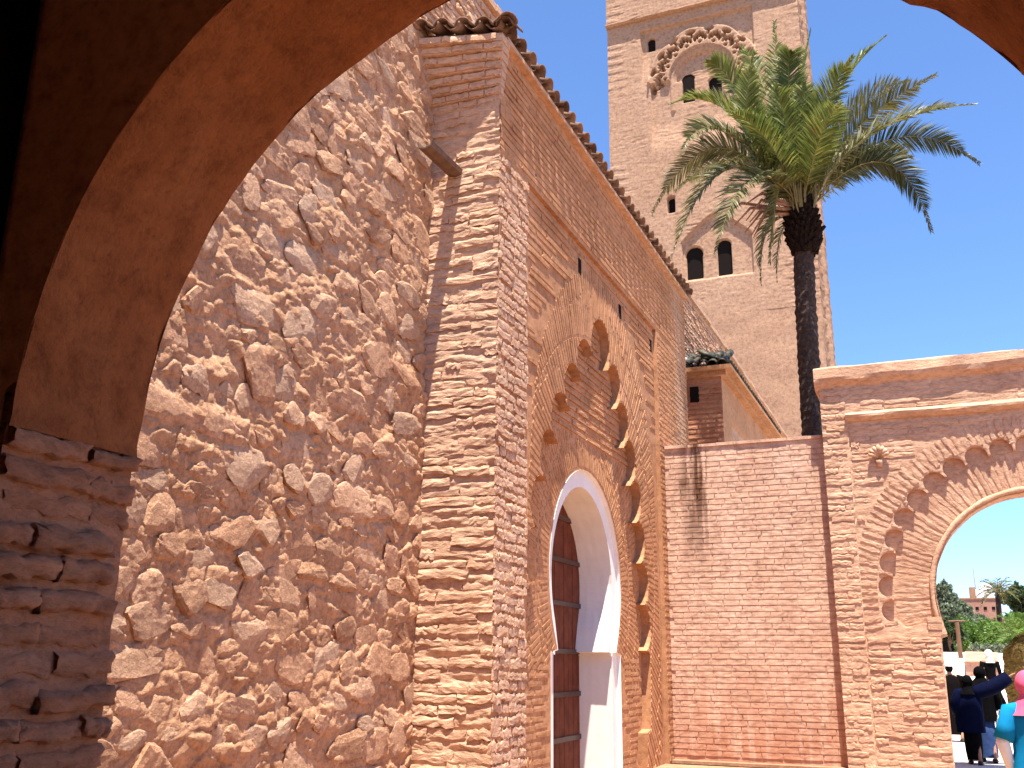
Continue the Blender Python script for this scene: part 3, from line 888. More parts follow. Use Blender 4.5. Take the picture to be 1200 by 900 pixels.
# ================================================================== GATEWAY
gate = thing('gateway', 'brick gateway with horseshoe arch, scalloped niches and projecting coping, opening onto the plaza', 'gateway', (1.6, 18, 0))
YG = 17.6; YB = 18.35
GC, GZ, GR = 1.6, 2.76, 1.60
fG = YF(YG); fGp = YF(YG + .045); fGi = YF(YG + .145)
GX0, GX1 = -1.55, 4.75
def gate_open(R_=GR, n=36):
    a = arc(GC, GZ, R_, -.28, PI + .28, n)
    j = GR - .02
    return np.array([(GC + j, -.1), (GC + j, 2.08)] + [(GC + R_ * math.cos(-.42) + .02, 2.12)] + a + [(GC - R_ * math.cos(-.42) - .02, 2.12)] + [(GC - j, 2.08), (GC - j, -.1)])
GOP = gate_open()
GPAN = [(-1.12, -.1), (4.32, -.1), (4.32, 5.70), (-1.12, 5.70)]
SCN = []
Rc = 2.285; st_ = 9.75 * PI / 180; rs = .176
angs = [PI / 2 + st_ * k for k in range(-10, 11)]
cont = []
for a in sorted(angs):
    c = (GC + Rc * math.cos(a), GZ + .04 + Rc * math.sin(a))
    for k in range(11):
        b = a - 1.9 + 3.8 * k / 10
        cont.append((c[0] + rs * math.cos(b), c[1] + rs * math.sin(b)))
cont = [p for p in cont]
lowr, lowl = cont[0], cont[-1]
SCN = np.array([(GC + 2.08, lowr[1] - .10)] + cont + [(GC - 2.08, lowl[1] - .10)] + arc(GC, GZ, 1.55, PI + .25, -.25, 24))
box('wall_core', GX0 + .02, GC - GR + .0 - .02, YG + .19, YB - .02, 0, 6.3, M['mortar'], gate)
box('wall_core', GC + GR + .02, GX1, YG + .19, YB - .02, 0, 6.3, M['mortar'], gate)
rg = lambda s, a: (lambda u, v: a * (fbm(u * 2.2, v * 11, s, 4) + .5 * fbm(u * 9, v * 30, s + 1, 3)) + .011)
panel('pier_face', fG, GX0, GX1, 0, 6.36, .03, M['mortar'], gate, holes=[GPAN], disp=rg(81, .016), res_v=.022)
panel('panel_face', fGp, -1.12, 4.32, 0, 5.70, .025, M['mortar'], gate, holes=[SCN, GOP], disp=rg(82, .012))
panel('arch_ring_face', fGi, -1.2, 4.4, 2.0, 5.6, .03, M['mortar'], gate, holes=[GOP], disp=rg(84, .006))
panel('rear_face', Fr((0, YB, 0), (-1, 0, 0), (0, 0, 1), (0, 1, 0)), -GX1, -GX0, 0, 6.36, .08, M['mortar'], gate, holes=[np.c_[-GOP[:, 0], GOP[:, 1]]], disp=rg(86, .01))
rim('panel_edge', fG, [(-1.12, 0), (-1.12, 5.70), (4.32, 5.70), (4.32, 0)], .0, -.055, M['mortar'], gate, n=1)
rim('scallop_edge', fGp, SCN, .003, -.11, M['mortar'], gate, closed=True, n=2)
rim('arch_soffit', fG, GOP, -.045, -(YB - YG), M['mortar'], gate, n=10, wob=.02, smooth=True)
V_, F_ = boxmesh(GX0, GX0 + .03, YG + .01, YB, 0, 6.36); link('side_face', mesh_np('side_face', V_, F_, M['mortar'], False), gate)
box('top_bed', GX0, GX1, YG + .02, YB, 6.28, 6.35, M['mortar'], gate)
# rounded roll along the arch edge
RO = MB()
pts = [fGp.p(*(np.array([GC, GZ]) + (GR + .035) * np.array([math.cos(a), math.sin(a)])), -.06) for a in np.linspace(-.3, PI + .3, 44)]
RO.tube(pts, [.05 + .006 * math.sin(i * 1.7) for i in range(44)], 8)
RO.build('arch_roll', M['mortar'], gate, True)
# bricks
SCNouter = np.array([(GC + 2.0, lowr[1] - .12)] + cont + [(GC - 2.0, lowl[1] - .12)])
lh = [(GC - 1.98, 0)]
pier = courses(fG, GX0, -1.13, .02, 6.34, .104, .42, .008, .024, h=.80, seed=91, lenj=.5, jit=.01, wavy=.01, tilt=.02)
pier += courses(fG, GX0, 2.2, 5.86, 6.34, .104, .5, .02, .018, h=.74, seed=92, lenj=.4, jit=.008, wavy=.006, tilt=.01)
# zone of horizontal brick in the panel: outside the outer ring of rays
OUT = np.array(arc(GC, GZ, 2.95, -.35, PI + .35, 40) )
lowp = courses(fGp, -1.10, GC - GR + .005, .02, 2.10, .104, .5, .008, .026, h=.80, seed=93, lenj=.5, jit=.012, wavy=.012, tilt=.02)
sp_ = courses(fGp, -1.10, 1.6, 2.10, 5.68, .104, .42, .008, .024, h=.78, seed=94, lenj=.4, jit=.010, wavy=.01, tilt=.03, holes=[np.array(arc(GC, GZ, 2.86, -.1, PI + .28, 40) + [(GC - 1.5, 2.0), (GC + 2.5, 2.0)]), SCN, GOP])
inner = radial(fGi, GC, GZ, 1.67, 2.24, PI / 2 - .1, PI + .30, .098, .022, h=.74, seed=95, split=False)
outer = radial(fGp, GC, GZ, 2.47, 2.84, PI / 2 - .1, PI + .22, .115, .026, h=.66, seed=96, holes=[SCN], split=False)
bet = radial(fGp, GC, GZ, 2.20, 2.46, PI / 2 - .1, PI + .22, .10, .02, h=.5, seed=97, holes=[SCN], split=False)
allg = pier + lowp + sp_ + inner + outer + bet
right = courses(fG, 4.34, GX1, .02, 5.6, .104, .3, .012, .03, h=.6, seed=98) + courses(fGp, GC + GR, 4.3, .02, 2.2, .104, .4, .012, .03, h=.6, seed=99) + radial(fGi, GC, GZ, 1.67, 2.24, -.30, PI / 2 - .1, .098, .045, h=.62, seed=100, split=False) + radial(fGp, GC, GZ, 2.53, 2.86, -.2, PI / 2 - .1, .115, .034, h=.55, seed=101, holes=[SCN], split=False)
right = [t[:7] + (t[0][0] < 1.6,) for t in right]
place_bricks(allg + right, gate, M['brick'], BVR, limit=300)
# impost, cornice, coping
for z0_, z1_, pr_ in ((2.10, 2.19, .02), (2.20, 2.30, .045), (2.31, 2.40, .055)):
    box('impost', GC - GR - .16, GC - GR + pr_, YG + .035 - pr_ * .4, YB - .1, z0_, z1_, M['mortar'], gate)
    box('impost', GC + GR - pr_, GC + GR + .16, YG + .035 - pr_ * .4, YB - .1, z0_, z1_, M['mortar'], gate)
def long_mould(name, fr_, u0, u1, prof, mat, parent, wob=.01, step=.12, seed=3):
    n_ = int((u1 - u0) / step) + 1; us = np.linspace(u0, u1, n_)
    V = []; m = len(prof)
    for i, u in enumerate(us):
        for k, (d, z_) in enumerate(prof):
            w1 = wob * mn.noise(Vector((u * 2.2, k * .6, seed))); w2 = wob * mn.noise(Vector((u * 1.6, k * .6 + 20, seed)))
            V.append(fr_.p(u, z_ + w2, d + w1))
    F = [(i * m + k, (i + 1) * m + k, (i + 1) * m + (k + 1) % m, i * m + (k + 1) % m) for i in range(n_ - 1) for k in range(m)]
    F.append(tuple(range(m))); F.append(tuple((n_ - 1) * m + k for k in range(m))[::-1])
    return link(name, mesh_np(name, np.array(V), F, mat, False), parent)
long_mould('cornice', fG, -1.15, 4.35, [(-.1, 5.68), (.02, 5.70), (.085, 5.76), (.09, 5.80), (.02, 5.86), (-.1, 5.88)], M['mortar'], gate, .02)
long_mould('coping', fG, GX0 - .07, GX1 + .07, [(-.8, 6.30), (-.02, 6.30), (.05, 6.37), (.11, 6.43), (.13, 6.50), (.12, 6.66), (.02, 6.70), (-.4, 6.75), (-.8, 6.70)], M['mortar'], gate, .035, .09)
# palmette boss
ros = MB()
for k in range(7):
    a = PI / 2 + (k - 3) * .42; ln = .17 + .03 * (1 - abs(k - 3) / 3)
    c_ = np.array([-.66, 5.05])
    p0 = fGp.p(*(c_ + .02 * np.array([math.cos(a), math.sin(a)])), .03); p1 = fGp.p(*(c_ + ln * .7 * np.array([math.cos(a), math.sin(a)])), .085); p2 = fGp.p(*(c_ + ln * np.array([math.cos(a), math.sin(a)])), .075)
    ros.tube([p0, p1, p2], [.02, .038, .024], 6)
ros.tube([fGp.p(-.66, 4.90, .0), fGp.p(-.66, 5.0, .06)], [.05, .055], 8)
ros.build('palmette_boss', M['brick'], gate, True)

# ================================================================== ENTRANCE PORCH (where the camera stands)
porch = thing('entrance_porch', 'dark vaulted porch with a wide horseshoe arch of orange plaster on brick piers', 'porch', (-1.2, 3, 0))
PY0, PY1 = 2.56, 3.20
PC, PZ, PR = -1.20, 2.51, 1.89
PJ = 1.95
fPb = YF(PY0); fPf = Fr((0, PY1, 0), (-1, 0, 0), (0, 0, 1), (0, 1, 0))
def porch_open():
    a = arc(PC, PZ, PR, .12, PI - .12, 60)
    return np.array([(PC + PJ, -.1), (PC + PJ, 2.62)] + [(PC + PR * 1.0, 2.64)] + a + [(PC - PR * 1.0, 2.64)] + [(PC - PJ, 2.62), (PC - PJ, -.1)])
POP = porch_open()
panel('inner_face', fPb, -3.5, 3.0, 0, 5.0, .05, M['roomplaster'], porch, holes=[POP], disp=lambda u, v: .012 * fbm(u * 2, v * 2, 111, 4))
panel('outer_face', fPf, -3.0, 5.41, 0, 5.6, .06, M['mortar'], porch, holes=[np.c_[-POP[:, 0], POP[:, 1]]], disp=lambda u, v: .012 * fbm(u * 2, v * 6, 112, 4))
# intrados
na, nb = 130, 16
V_ = []
arc_in = arc(PC, PZ, PR, -.02, PI + .02, na)
for j in range(nb + 1):
    t = j / nb
    for i, (x, z_) in enumerate(arc_in):
        a = math.atan2(z_ - PZ, x - PC)
        n1 = mn.noise(Vector((a * 3.2, t * 1.2, 3))) * .022 + mn.noise(Vector((a * 11, t * 4, 9))) * .008
        e = .018 * abs(mn.noise(Vector((a * 13, 1, t * 2)))) * (1 if j in (0, nb) else 0)
        if a < .95 and a > .72: n1 += -.035 * math.exp(-((a - .80) / .035) ** 2)
        rr2 = PR + n1 + e
        V_.append((PC + rr2 * math.cos(a), PY0 - .004 + (PY1 - PY0 + .008) * t, PZ + rr2 * math.sin(a)))
m = na + 1
F_ = [(j * m + i, (j + 1) * m + i, (j + 1) * m + i + 1, j * m + i + 1) for j in range(nb) for i in range(na)]
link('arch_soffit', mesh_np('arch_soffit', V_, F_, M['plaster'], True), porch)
for s, xx in ((1, PC - PJ), (-1, PC + PJ)):
    fj = Fr((xx - s * .0, 0, 0), (0, 1, 0), (0, 0, 1), (s, 0, 0))
    panel('pier_face', fj, PY0 - .002, PY1 + .002, 0, 2.64, .022, M['shadebrick'], porch, disp=lambda u, v: .030 + .018 * fbm(u * 2.4, v * 11, 113, 4) + .006 * fbm(u * 10, v * 30, 114, 2))
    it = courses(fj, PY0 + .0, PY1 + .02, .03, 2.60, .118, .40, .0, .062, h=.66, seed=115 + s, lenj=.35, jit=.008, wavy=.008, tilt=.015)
    place_bricks(it, porch, M['shadebrick'], BVJ, limit=100, smooth=True)
    xa, xb = sorted((xx - s * .22, xx + s * .075))
    xa, xb = sorted((xx - s * .22, xx + s * .012))
    long = MB(); long.box(xa, xb, PY0 + .01, PY1 + .05, 2.61, 2.645); long.build('impost', M['shadebrick'], porch)
    xa, xb = sorted((xx - s * 2.0 if s > 0 else xx + 2.0, xx - s * .02)); 
    box('pier_core', xa, xb, PY0 + .02, PY1 - .02, 0, 2.6, M['mortar'], porch)
def slab(x0, x1, y0, y1, z0, z1, nm, mat): return box(nm, x0, x1, y0, y1, z0, z1, mat, porch)
slab(-5.41, 3.0, -3.2, 3.2 - .03, 5.0, 5.6, 'roof_slab', M['roomplaster'])
slab(-3.75, -3.42, -3.2, PY0 + .03, 0, 5.0, 'side_wall', M['roomplaster'])
slab(1.6, 2.0, -3.2, PY0 + .03, 0, 5.0, 'side_wall', M['roomplaster'])
slab(-3.75, 2.0, -3.5, -3.2, 0, 5.6, 'back_wall', M['roomplaster'])
slab(-5.41, -3.45, PY0 + .03, PY1 - .03, 2.6, 5.0, 'spandrel_core', M['mortar'])
slab(1.0, 3.0, PY0 + .03, PY1 - .03, 2.6, 5.0, 'spandrel_core', M['mortar'])
box('porch_floor', -3.6, 1.7, -3.2, 3.3, -.02, .005, M['court'], None, 'structure')
leaf = thing('wooden_door_leaf', 'nearly black tall wooden door leaf folded back at the left edge, inside the porch', 'door', (-3.3, 1.8, 0))
for k in range(4):
    box('plank', -3.38, -3.255, .9 + k * .41, .9 + k * .41 + .40, .03, 4.85, M['blackwood'], leaf)

# ================================================================== MINARET
mina = thing('minaret', 'massive square masonry tower with interlaced arch carving and narrow dark windows, behind the palm', 'tower', (-10.8, 63.4, 0))
TX0, TX1, TY = -17.2, -4.50, 57.0
fT = YF(TY)
def sm(x, a, b): 
    t = np.clip((x - a) / (b - a), 0, 1); return t * t * (3 - 2 * t)
AX, AZ = -10.85, 38.85
pits = []
for k in range(9):
    a = PI * (k + .5) / 9 * 1.08 - .13
    for q in range(5):
        aa = a + (q - 2) * .065; rr = 2.72 + .12 * (2 - abs(q - 2)) 
        pits.append((AX + rr * math.cos(aa), AZ + rr * math.sin(aa), .085, .22, aa))
    pits.append((AX + 2.42 * math.cos(a), AZ + 2.42 * math.sin(a), .10, .10, a))
for k in range(10):
    a = PI * k / 9 * 1.08 - .13
    rr = 3.28 + (.0 if k % 2 else .06)
    pits.append((AX + rr * math.cos(a), AZ + rr * math.sin(a), .30, .16, a))
    pits.append((AX + (rr - .28) * math.cos(a), AZ + (rr - .28) * math.sin(a), .07, .17, a))
WIN = [(-12.20, -11.42, 37.1, 39.2, True), (-10.45, -9.65, 36.9, 38.6, True), (-14.45, -13.95, 41.5, 42.5, True),
       (-11.10, -10.98, 33.6, 34.35, False), (-13.42, -12.95, 29.3, 30.45, True), (-12.40, -11.38, 24.65, 26.8, True), (-10.45, -9.6, 24.65, 27.0, True)]
def tower_disp(u, v):
    d = .02 * fbm(u * .9, v * 1.2, 121, 4) + .010 * fbm(u * 2.6, v * 9, 122, 3)
    d += .05 * (np.clip(fbm(u * .7, v * .9, 123, 2), 0, 1)) * fbm(u * 3, v * 9, 124, 2)
    edge = sm(u, -15.6, -16.4) + sm(u, -6.2, -5.5)
    d += edge * np.clip(fbm(u * .4, v * .25, 126, 2) + .1, 0, .6) * .045 * np.sign(np.sin(v * 2 * PI / .62 + 1.5 * fbm(u * .8, v * .3, 125, 2))) * .6
    d += .20 * sm(v, 43.85, 43.95) 
    # sunk square round the carved arch
    q = np.minimum(np.minimum(sm(u, -14.9, -14.8), sm(u, -7.35, -7.45)), sm(v, 43.1, 43.0))
    q = q * np.where(u < -14.3, sm(v, 38.5, 41.5), sm(v, 33.5, 36.0))
    d -= .26 * q
    rr = np.hypot(u - AX, v - AZ); aa = np.arctan2(v - AZ, u - AX)
    up_ = sm(v, AZ - 1.6, AZ - .9)
    lob = 3.46 + .24 * np.abs(np.sin(aa * 4.5 / 1.04))
    band = sm(rr, 2.12, 2.18) * sm(rr, lob, lob - .07) * sm(aa, -.25, -.18)
    band *= np.where(v > AZ - .6, 1, 0)
    d += .26 * band
    for (pu, pv, a_, b_, t_) in pits:
        du, dv = u - pu, v - pv
        m_ = (np.abs(du) < .4) & (np.abs(dv) < .4)
        if not m_.any(): continue
        rx = du[m_] * math.cos(t_) + dv[m_] * math.sin(t_); ry = -du[m_] * math.sin(t_) + dv[m_] * math.cos(t_)
        e = np.hypot(rx / b_, ry / a_)
        d[m_] -= .60 * sm(e, 1.15, .8)
    d += .10 * sm(rr, 2.16, 2.10) * sm(rr, 1.86, 1.92) * np.where(v > AZ - .4, 1, 0) * 1.0
    d += .10 * sm(np.abs(u - AX), 1.86, 1.92) * sm(np.abs(u - AX), 2.16, 2.10) * np.where((v <= AZ - .4) & (v > 36.6), 1, 0)
    d -= .16 * sm(rr, 1.76, 1.70) * np.where(v > AZ - .1, 1, 0)
    # sunk pointed arch round the lower windows
    cx_ = -10.45
    hw = np.where(v < 27.1, 2.15, 2.15 * np.clip(1 - ((v - 27.1) / 1.7), 0, 1) ** .75)
    low = sm(np.abs(u - cx_), hw + .05, hw - .02) * sm(v, 24.45, 24.55) * np.where(v < 28.8, 1, 0)
    d -= .24 * low
    for (a, b, z0_, z1_, rnd) in WIN:
        w_ = b - a
        inside = sm(u, a - .02, a + .04) * sm(u, b + .02, b - .04) * sm(v, z0_ - .02, z0_ + .04)
        if rnd:
            cz = z1_ - w_ * .5
            inside = inside * np.where(v > cz, 0, 1) 
            inside = np.maximum(inside, sm(np.hypot(u - (a + b) / 2, v - cz), w_ * .56, w_ * .48))
        else:
            inside = inside * sm(v, z1_, z1_ - .05)
        d = np.where(inside > .01, d * (1 - inside) - .75 * inside, d)
    return d
panel('shaft_front', fT, TX0, TX1, 22, 48, .055, M['tower'], mina, disp=tower_disp)
panel('shaft_front_lower', fT, TX0, TX1, 0, 22, .25, M['tower'], mina, disp=lambda u, v: .05 * fbm(u * .9, v * 1.2, 121, 4))
panel('shaft_front_upper', fT, TX0, TX1, 48, 62, .3, M['tower'], mina, disp=lambda u, v: .20 + .05 * fbm(u * .9, v * 1.2, 121, 4))
def side_disp(u, v):
    d = .05 * fbm(u * .9, v * 1.2, 131, 4) + .05 * fbm(u * 2.6, v * 7, 132, 3)
    d -= .25 * sm(u, 58.6, 58.8) * sm(u, 63.0, 62.8)
    d += .12 * sm(np.abs(u - 58.3), .22, .16) * (np.sin(v * 2 * PI / 1.1) > .1)
    return d
panel('shaft_side', XF(TX1), TY, TY + 7.2, 0, 62, .12, M['tower'], mina, disp=side_disp)
box('shaft_core', TX0 + .02, TX1 - .35, TY + .8, TY + 7.18, 0, 61.9, M['tower'], mina)
for (a, b, z0_, z1_, rnd) in WIN:
    box('window', a - .02, b + .02, TY + .45, TY + .72, z0_ - .02, z1_ + .02, M['void'], mina)
mb = MB()
z_ = 44.0
long_mould('string_course', YF(TY), TX0 - .06, TX1 + .06, [(-.1, 43.80), (.20, 43.84), (.34, 43.92), (.34, 44.02), (.2, 44.10), (-.1, 44.12)], M['tower'], mina, .05, .5)

# ================================================================== SECOND PORTAL beyond the wall
ann = thing('rear_portal_building', 'small brick porch with dark green tiled roof and one dark vent, above the boundary wall', 'building', (-4.9, 28, 0))
AY0, AY1, AZE = 24.0, 32.6, 8.62
box('wall_core', XR + .02, XN - .05, AY0 + .04, AY1, 0, AZE, M['mortar'], ann)
panel('front_face', YF(AY0), XR, XN, 0, AZE, .05, M['shadebrick'], ann, disp=lambda u, v: .008 * fbm(u * 3, v * 9, 141, 3))  # eave shade put into this front by the darker brick colour
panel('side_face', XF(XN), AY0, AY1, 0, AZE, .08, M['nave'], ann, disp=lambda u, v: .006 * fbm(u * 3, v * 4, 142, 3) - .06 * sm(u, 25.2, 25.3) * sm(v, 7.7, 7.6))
place_bricks(courses(YF(AY0), XR, XN, 5.4, AZE - .15, .125, .5, .01, .03, h=.6, seed=143, jit=.006), ann, M['shadebrick'], BVF, limit=80)
for z0_, z1_, p_ in ((AZE - .02, AZE + .10, .14), (AZE + .105, AZE + .20, .30)):
    box('cornice', XR, XN + p_, AY0 - p_, AY1 + p_, z0_, z1_, M['nave'], ann)
box('vent', -5.24, -5.02, AY0 - .05, AY0 + .03, 7.98, 8.38, M['void'], ann)
rf = MB()
rf.add([(XN + .18, AY0 - .18, AZE + .205), (XN + .18, AY1 + .18, AZE + .205), (XR, AY1 + .18, AZE + .75), (XR, AY0 + 1.2, AZE + .75), (XR, AY0 - .18, AZE + .205)], [(0, 1, 2, 3), (0, 3, 4)])
rf.build('roof_bed', M['darktile'], ann)
tc2 = [mesh_np('roof_tile', *tile_mesh(seed=20 + i, r0=.12, r1=.10, n=6), M['darktile']) for i in range(3)]
y = AY0; k = 0
while y < AY1:
    for q in range(2):
        put_tile(tc2[k % 3], (XN + .25 - q * .38, y, AZE + .24 + q * .19), PI, .5, ann, 1.1, r.uniform(-.1, .1)); 
    y += .27; k += 1
for k in range(5):
    for q in range(3):
        xq = XR + .08 + k * .24
        if q * .36 < (k) * .0 + 1.2 - k * .05: put_tile(tc2[(k + q) % 3], (xq, AY0 - .24 + q * .40, AZE + .24 + q * .2), PI / 2, .5, ann, 1.1, r.uniform(-.15, .15))
mb = MB()
mb.add([(XR, AY0 - .1, AZE + .25), (XR + .12, AY0 - .1, AZE + .25), (XR + .12, AY0 + .6, AZE + .5), (XR, AY0 + .6, AZE + .95), (XR, AY0 - .1, AZE + .75), (XR + .12, AY0 + .1, AZE + .4)], [(0, 1, 5, 4), (1, 2, 5), (2, 3, 4, 5)])
mb.build('lead_flashing', M['white'], ann)

# ================================================================== DATE PALM behind the boundary wall
palm = thing('date_palm', 'tall date palm with dark ringed trunk and full feathery crown, in front of the tower', 'palm tree', (-2.0, 20.5, 0))
random.seed(3); r = random.Random(3)
tp = MB(); nseg = 120; nn = 22
V_ = []; F_ = []
for i in range(nseg + 1):
    z_ = 10.45 * i / nseg
    cx_ = -2.16 + .028 * z_ + .03 * math.sin(z_ * .5); rad0 = .222 - .003 * z_
    for k in range(nn):
        a = 2 * PI * k / nn
        saw = ((z_ / .16 + k / nn * 2 + .25 * mn.noise(Vector((k * .7, z_ * 2, 0)))) % 1.0)
        rr = rad0 * (1 + .20 * saw) + .018 * mn.noise(Vector((math.cos(a) * 4, math.sin(a) * 4, z_ * 7)))
        V_.append((cx_ + rr * math.cos(a), 20.5 + rr * math.sin(a), z_))
for i in range(nseg):
    for k in range(nn):
        F_.append((i * nn + k, i * nn + (k + 1) % nn, (i + 1) * nn + (k + 1) % nn, (i + 1) * nn + k))
link('trunk', mesh_np('trunk', V_, F_, M['trunk'], False), palm)
# cut leaf bases making the dark collar
bt = MB()
for i in range(150):
    a = i * 2.399; t = i / 150
    z_ = 10.15 + t * 1.15
    prof = .26 + .14 * math.sin(min(1, t * 1.25) * PI)
    ca, sa = math.cos(a), math.sin(a)
    p0 = Vector((-1.87 + ca * .2, 20.5 + sa * .2, z_ - .05)); p1 = Vector((-1.87 + ca * (prof + r.uniform(-.03, .06)), 20.5 + sa * (prof + .02), z_ + r.uniform(.05, .18)))
    bt.tube([p0, (p0 + p1) / 2, p1], [.09, .075, .03], 5)
bt.build('leaf_base_collar', M['boot'], palm)
fb_ = MB()
for i in range(70):
    a = r.uniform(0, 2 * PI); rr = r.uniform(.05, .33)
    p0 = Vector((-1.87 + math.cos(a) * rr, 20.5 + math.sin(a) * rr, 10.9 + r.uniform(-.1, .3)))
    p1 = p0 + Vector((math.cos(a) * r.uniform(.02, .25), math.sin(a) * r.uniform(.02, .25), r.uniform(.35, .95)))
    fb_.tube([p0, (p0 + p1) / 2 + Vector((r.uniform(-.03, .03), 0, 0)), p1], [.03, .022, .01], 4)
fb_.build('leaf_sheath_fibre', M['rachis'], palm)
FR = [
    ((-2.22, 20.80, 13.38), (-2.21, 21.10, 16.39), 'g'),
    ((-2.75, 19.70, 12.49), (-2.43, 18.90, 14.23), 'g'),
    ((-1.88, 21.10, 13.47), (-1.46, 21.70, 16.35), 'g'),
    ((-1.09, 20.70, 13.51), (0.18, 20.80, 15.16), 'g'),
    ((-1.33, 19.80, 12.65), (-0.49, 19.10, 13.76), 'g'),
    ((-0.68, 20.20, 12.52), (1.04, 20.00, 13.47), 'o'),
    ((-0.34, 19.90, 12.19), (1.66, 19.50, 12.36), 'o'),
    ((0.07, 21.10, 12.67), (1.77, 21.50, 12.03), 'd'),
    ((-0.15, 20.80, 12.00), (0.66, 21.00, 10.41), 'd'),
    ((-2.94, 20.10, 13.80), (-3.62, 19.70, 14.78), 'g'),
    ((-3.13, 20.00, 13.36), (-4.43, 19.50, 13.76), 'g'),
    ((-3.23, 19.30, 12.58), (-3.90, 18.10, 11.79), 'o'),
    ((-3.49, 20.20, 12.73), (-5.12, 20.20, 11.51), 'o'),
    ((-3.30, 19.50, 11.78), (-4.53, 19.10, 9.64), 'x'),
    ((-2.69, 18.90, 11.17), (-3.37, 18.20, 9.39), 'x'),
    ((-2.22, 19.90, 11.36), (-2.52, 19.70, 9.70), 'o'),
    ((-2.57, 21.70, 14.63), (-3.21, 22.50, 16.84), 'g'),
    ((-1.93, 20.30, 13.90), (-1.78, 20.00, 14.76), 'g'),
    ((-3.05, 22.00, 14.21), (-4.69, 23.10, 16.17), 'o'),
    ((-1.06, 22.10, 13.05), (-0.06, 23.30, 13.34), 'd'),
    ((-0.69, 21.70, 13.76), (0.59, 22.70, 15.05), 'o'),
    ((-3.29, 21.90, 13.28), (-5.20, 22.90, 13.32), 'o'),
    ((-2.35, 19.30, 12.19), (-3.00, 18.10, 12.48), 'g'),
    ((-1.31, 19.20, 11.92), (-0.77, 17.90, 12.05), 'g'),
]
def frond(p0, pm, p1, matl, nleaf, leaf_len, parent, seed, droop=.25, wid=.030, name='frond', rach=.016, roll=0.0):
    rr = random.Random(seed)
    p0, pm, p1 = Vector(p0), Vector(pm), Vector(p1)
    c1 = pm * 2 - (p0 + p1) * .5                     # curve through pm
    def B(t): return p0 * (1 - t) ** 2 + c1 * 2 * t * (1 - t) + p1 * t * t
    def T(t): return ((c1 - p0) * (1 - t) + (p1 - c1) * t).normalized()
    rb = MB(); rb.tube([B(t) for t in [i / 14 for i in range(15)]], [rach * (1 - .85 * i / 14) for i in range(15)], 5)
    root = rb.build(name, M['rachis'], parent, True)
    V = []; F = []
    up0 = Vector((0, 0, 1))
    for i in range(nleaf):
        t = .13 + .87 * (i + rr.random() * .6) / nleaf
        p = B(t); tan = T(t)
        side = tan.cross(up0)
        if side.length < .1: side = Vector((1, 0, 0)).cross(tan)
        side.normalize(); nrm = side.cross(tan).normalized()
        side, nrm = side * math.cos(roll) + nrm * math.sin(roll), nrm * math.cos(roll) - side * math.sin(roll)
        L_ = leaf_len * (math.sin(min(1, (t * 1.05 + .06)) * PI) ** .45 * .85 + .15) * rr.uniform(.8, 1.12)
        for s in (-1, 1):
            lift = rr.uniform(.10, .65)
            fwd = .55 + .75 * t + rr.uniform(-.15, .15)
            d = (side * s * 1.0 + tan * fwd + nrm * lift).normalized()
            q1 = p + d * L_ * .55
            d2 = (d + Vector((0, 0, -droop * rr.uniform(.5, 1.6)))).normalized()
            q2 = q1 + d2 * L_ * .5
            w_ = (tan * .8 + nrm * rr.uniform(-.9, .9)).normalized() * wid * rr.uniform(.7, 1.15)
            k = len(V)
            V += [p - w_ * .35, p + w_ * .35, q1 + w_ * .5, q1 - w_ * .5, q2]
            F += [(k, k + 1, k + 2, k + 3), (k + 3, k + 2, k + 4)]
    o = link('leaflets', mesh_np('leaflets', V, F, matl, False), root)
    o.matrix_parent_inverse = Matrix.Identity(4)
    return root
mm_ = {'g': 'palmgreen', 'o': 'palmolive', 'd': 'palmdark', 'x': 'palmolive'}
for i, (pm, p1, c) in enumerate(FR):
    pm = Vector(pm); p1 = Vector(p1)
    d = (pm - Vector((-1.87, 20.5, 11.0))); 
    p0 = Vector((-1.87, 20.5, 10.95)) + Vector((d.x * .08, d.y * .08, .05 + .12 * (i % 3)))
    frond(p0, pm + Vector((0, 0, .10)), p1, M[mm_[c]], 150, .60 if c != 'd' else .58, palm, 70 + i, wid=.042, roll={'g': .35, 'o': .75, 'd': .95, 'x': .5}[c] * (1 if i % 3 else -1))
for i in range(8):
    a = i * 2.399 + .3; e_ = .62 + .9 * ((i * .37) % 1)
    d = Vector((math.cos(a) * math.cos(e_), math.sin(a) * math.cos(e_), math.sin(e_)))
    c0_ = Vector((-1.87, 20.5, 11.0))
    frond(c0_, c0_ + d * 1.7 + Vector((0, 0, .15)), c0_ + d * 3.0 + Vector((0, 0, -.75 + .5 * e_)), M['palmgreen' if i % 3 else 'palmolive'], 110, .55, palm, 600 + i, wid=.04, roll=.4)
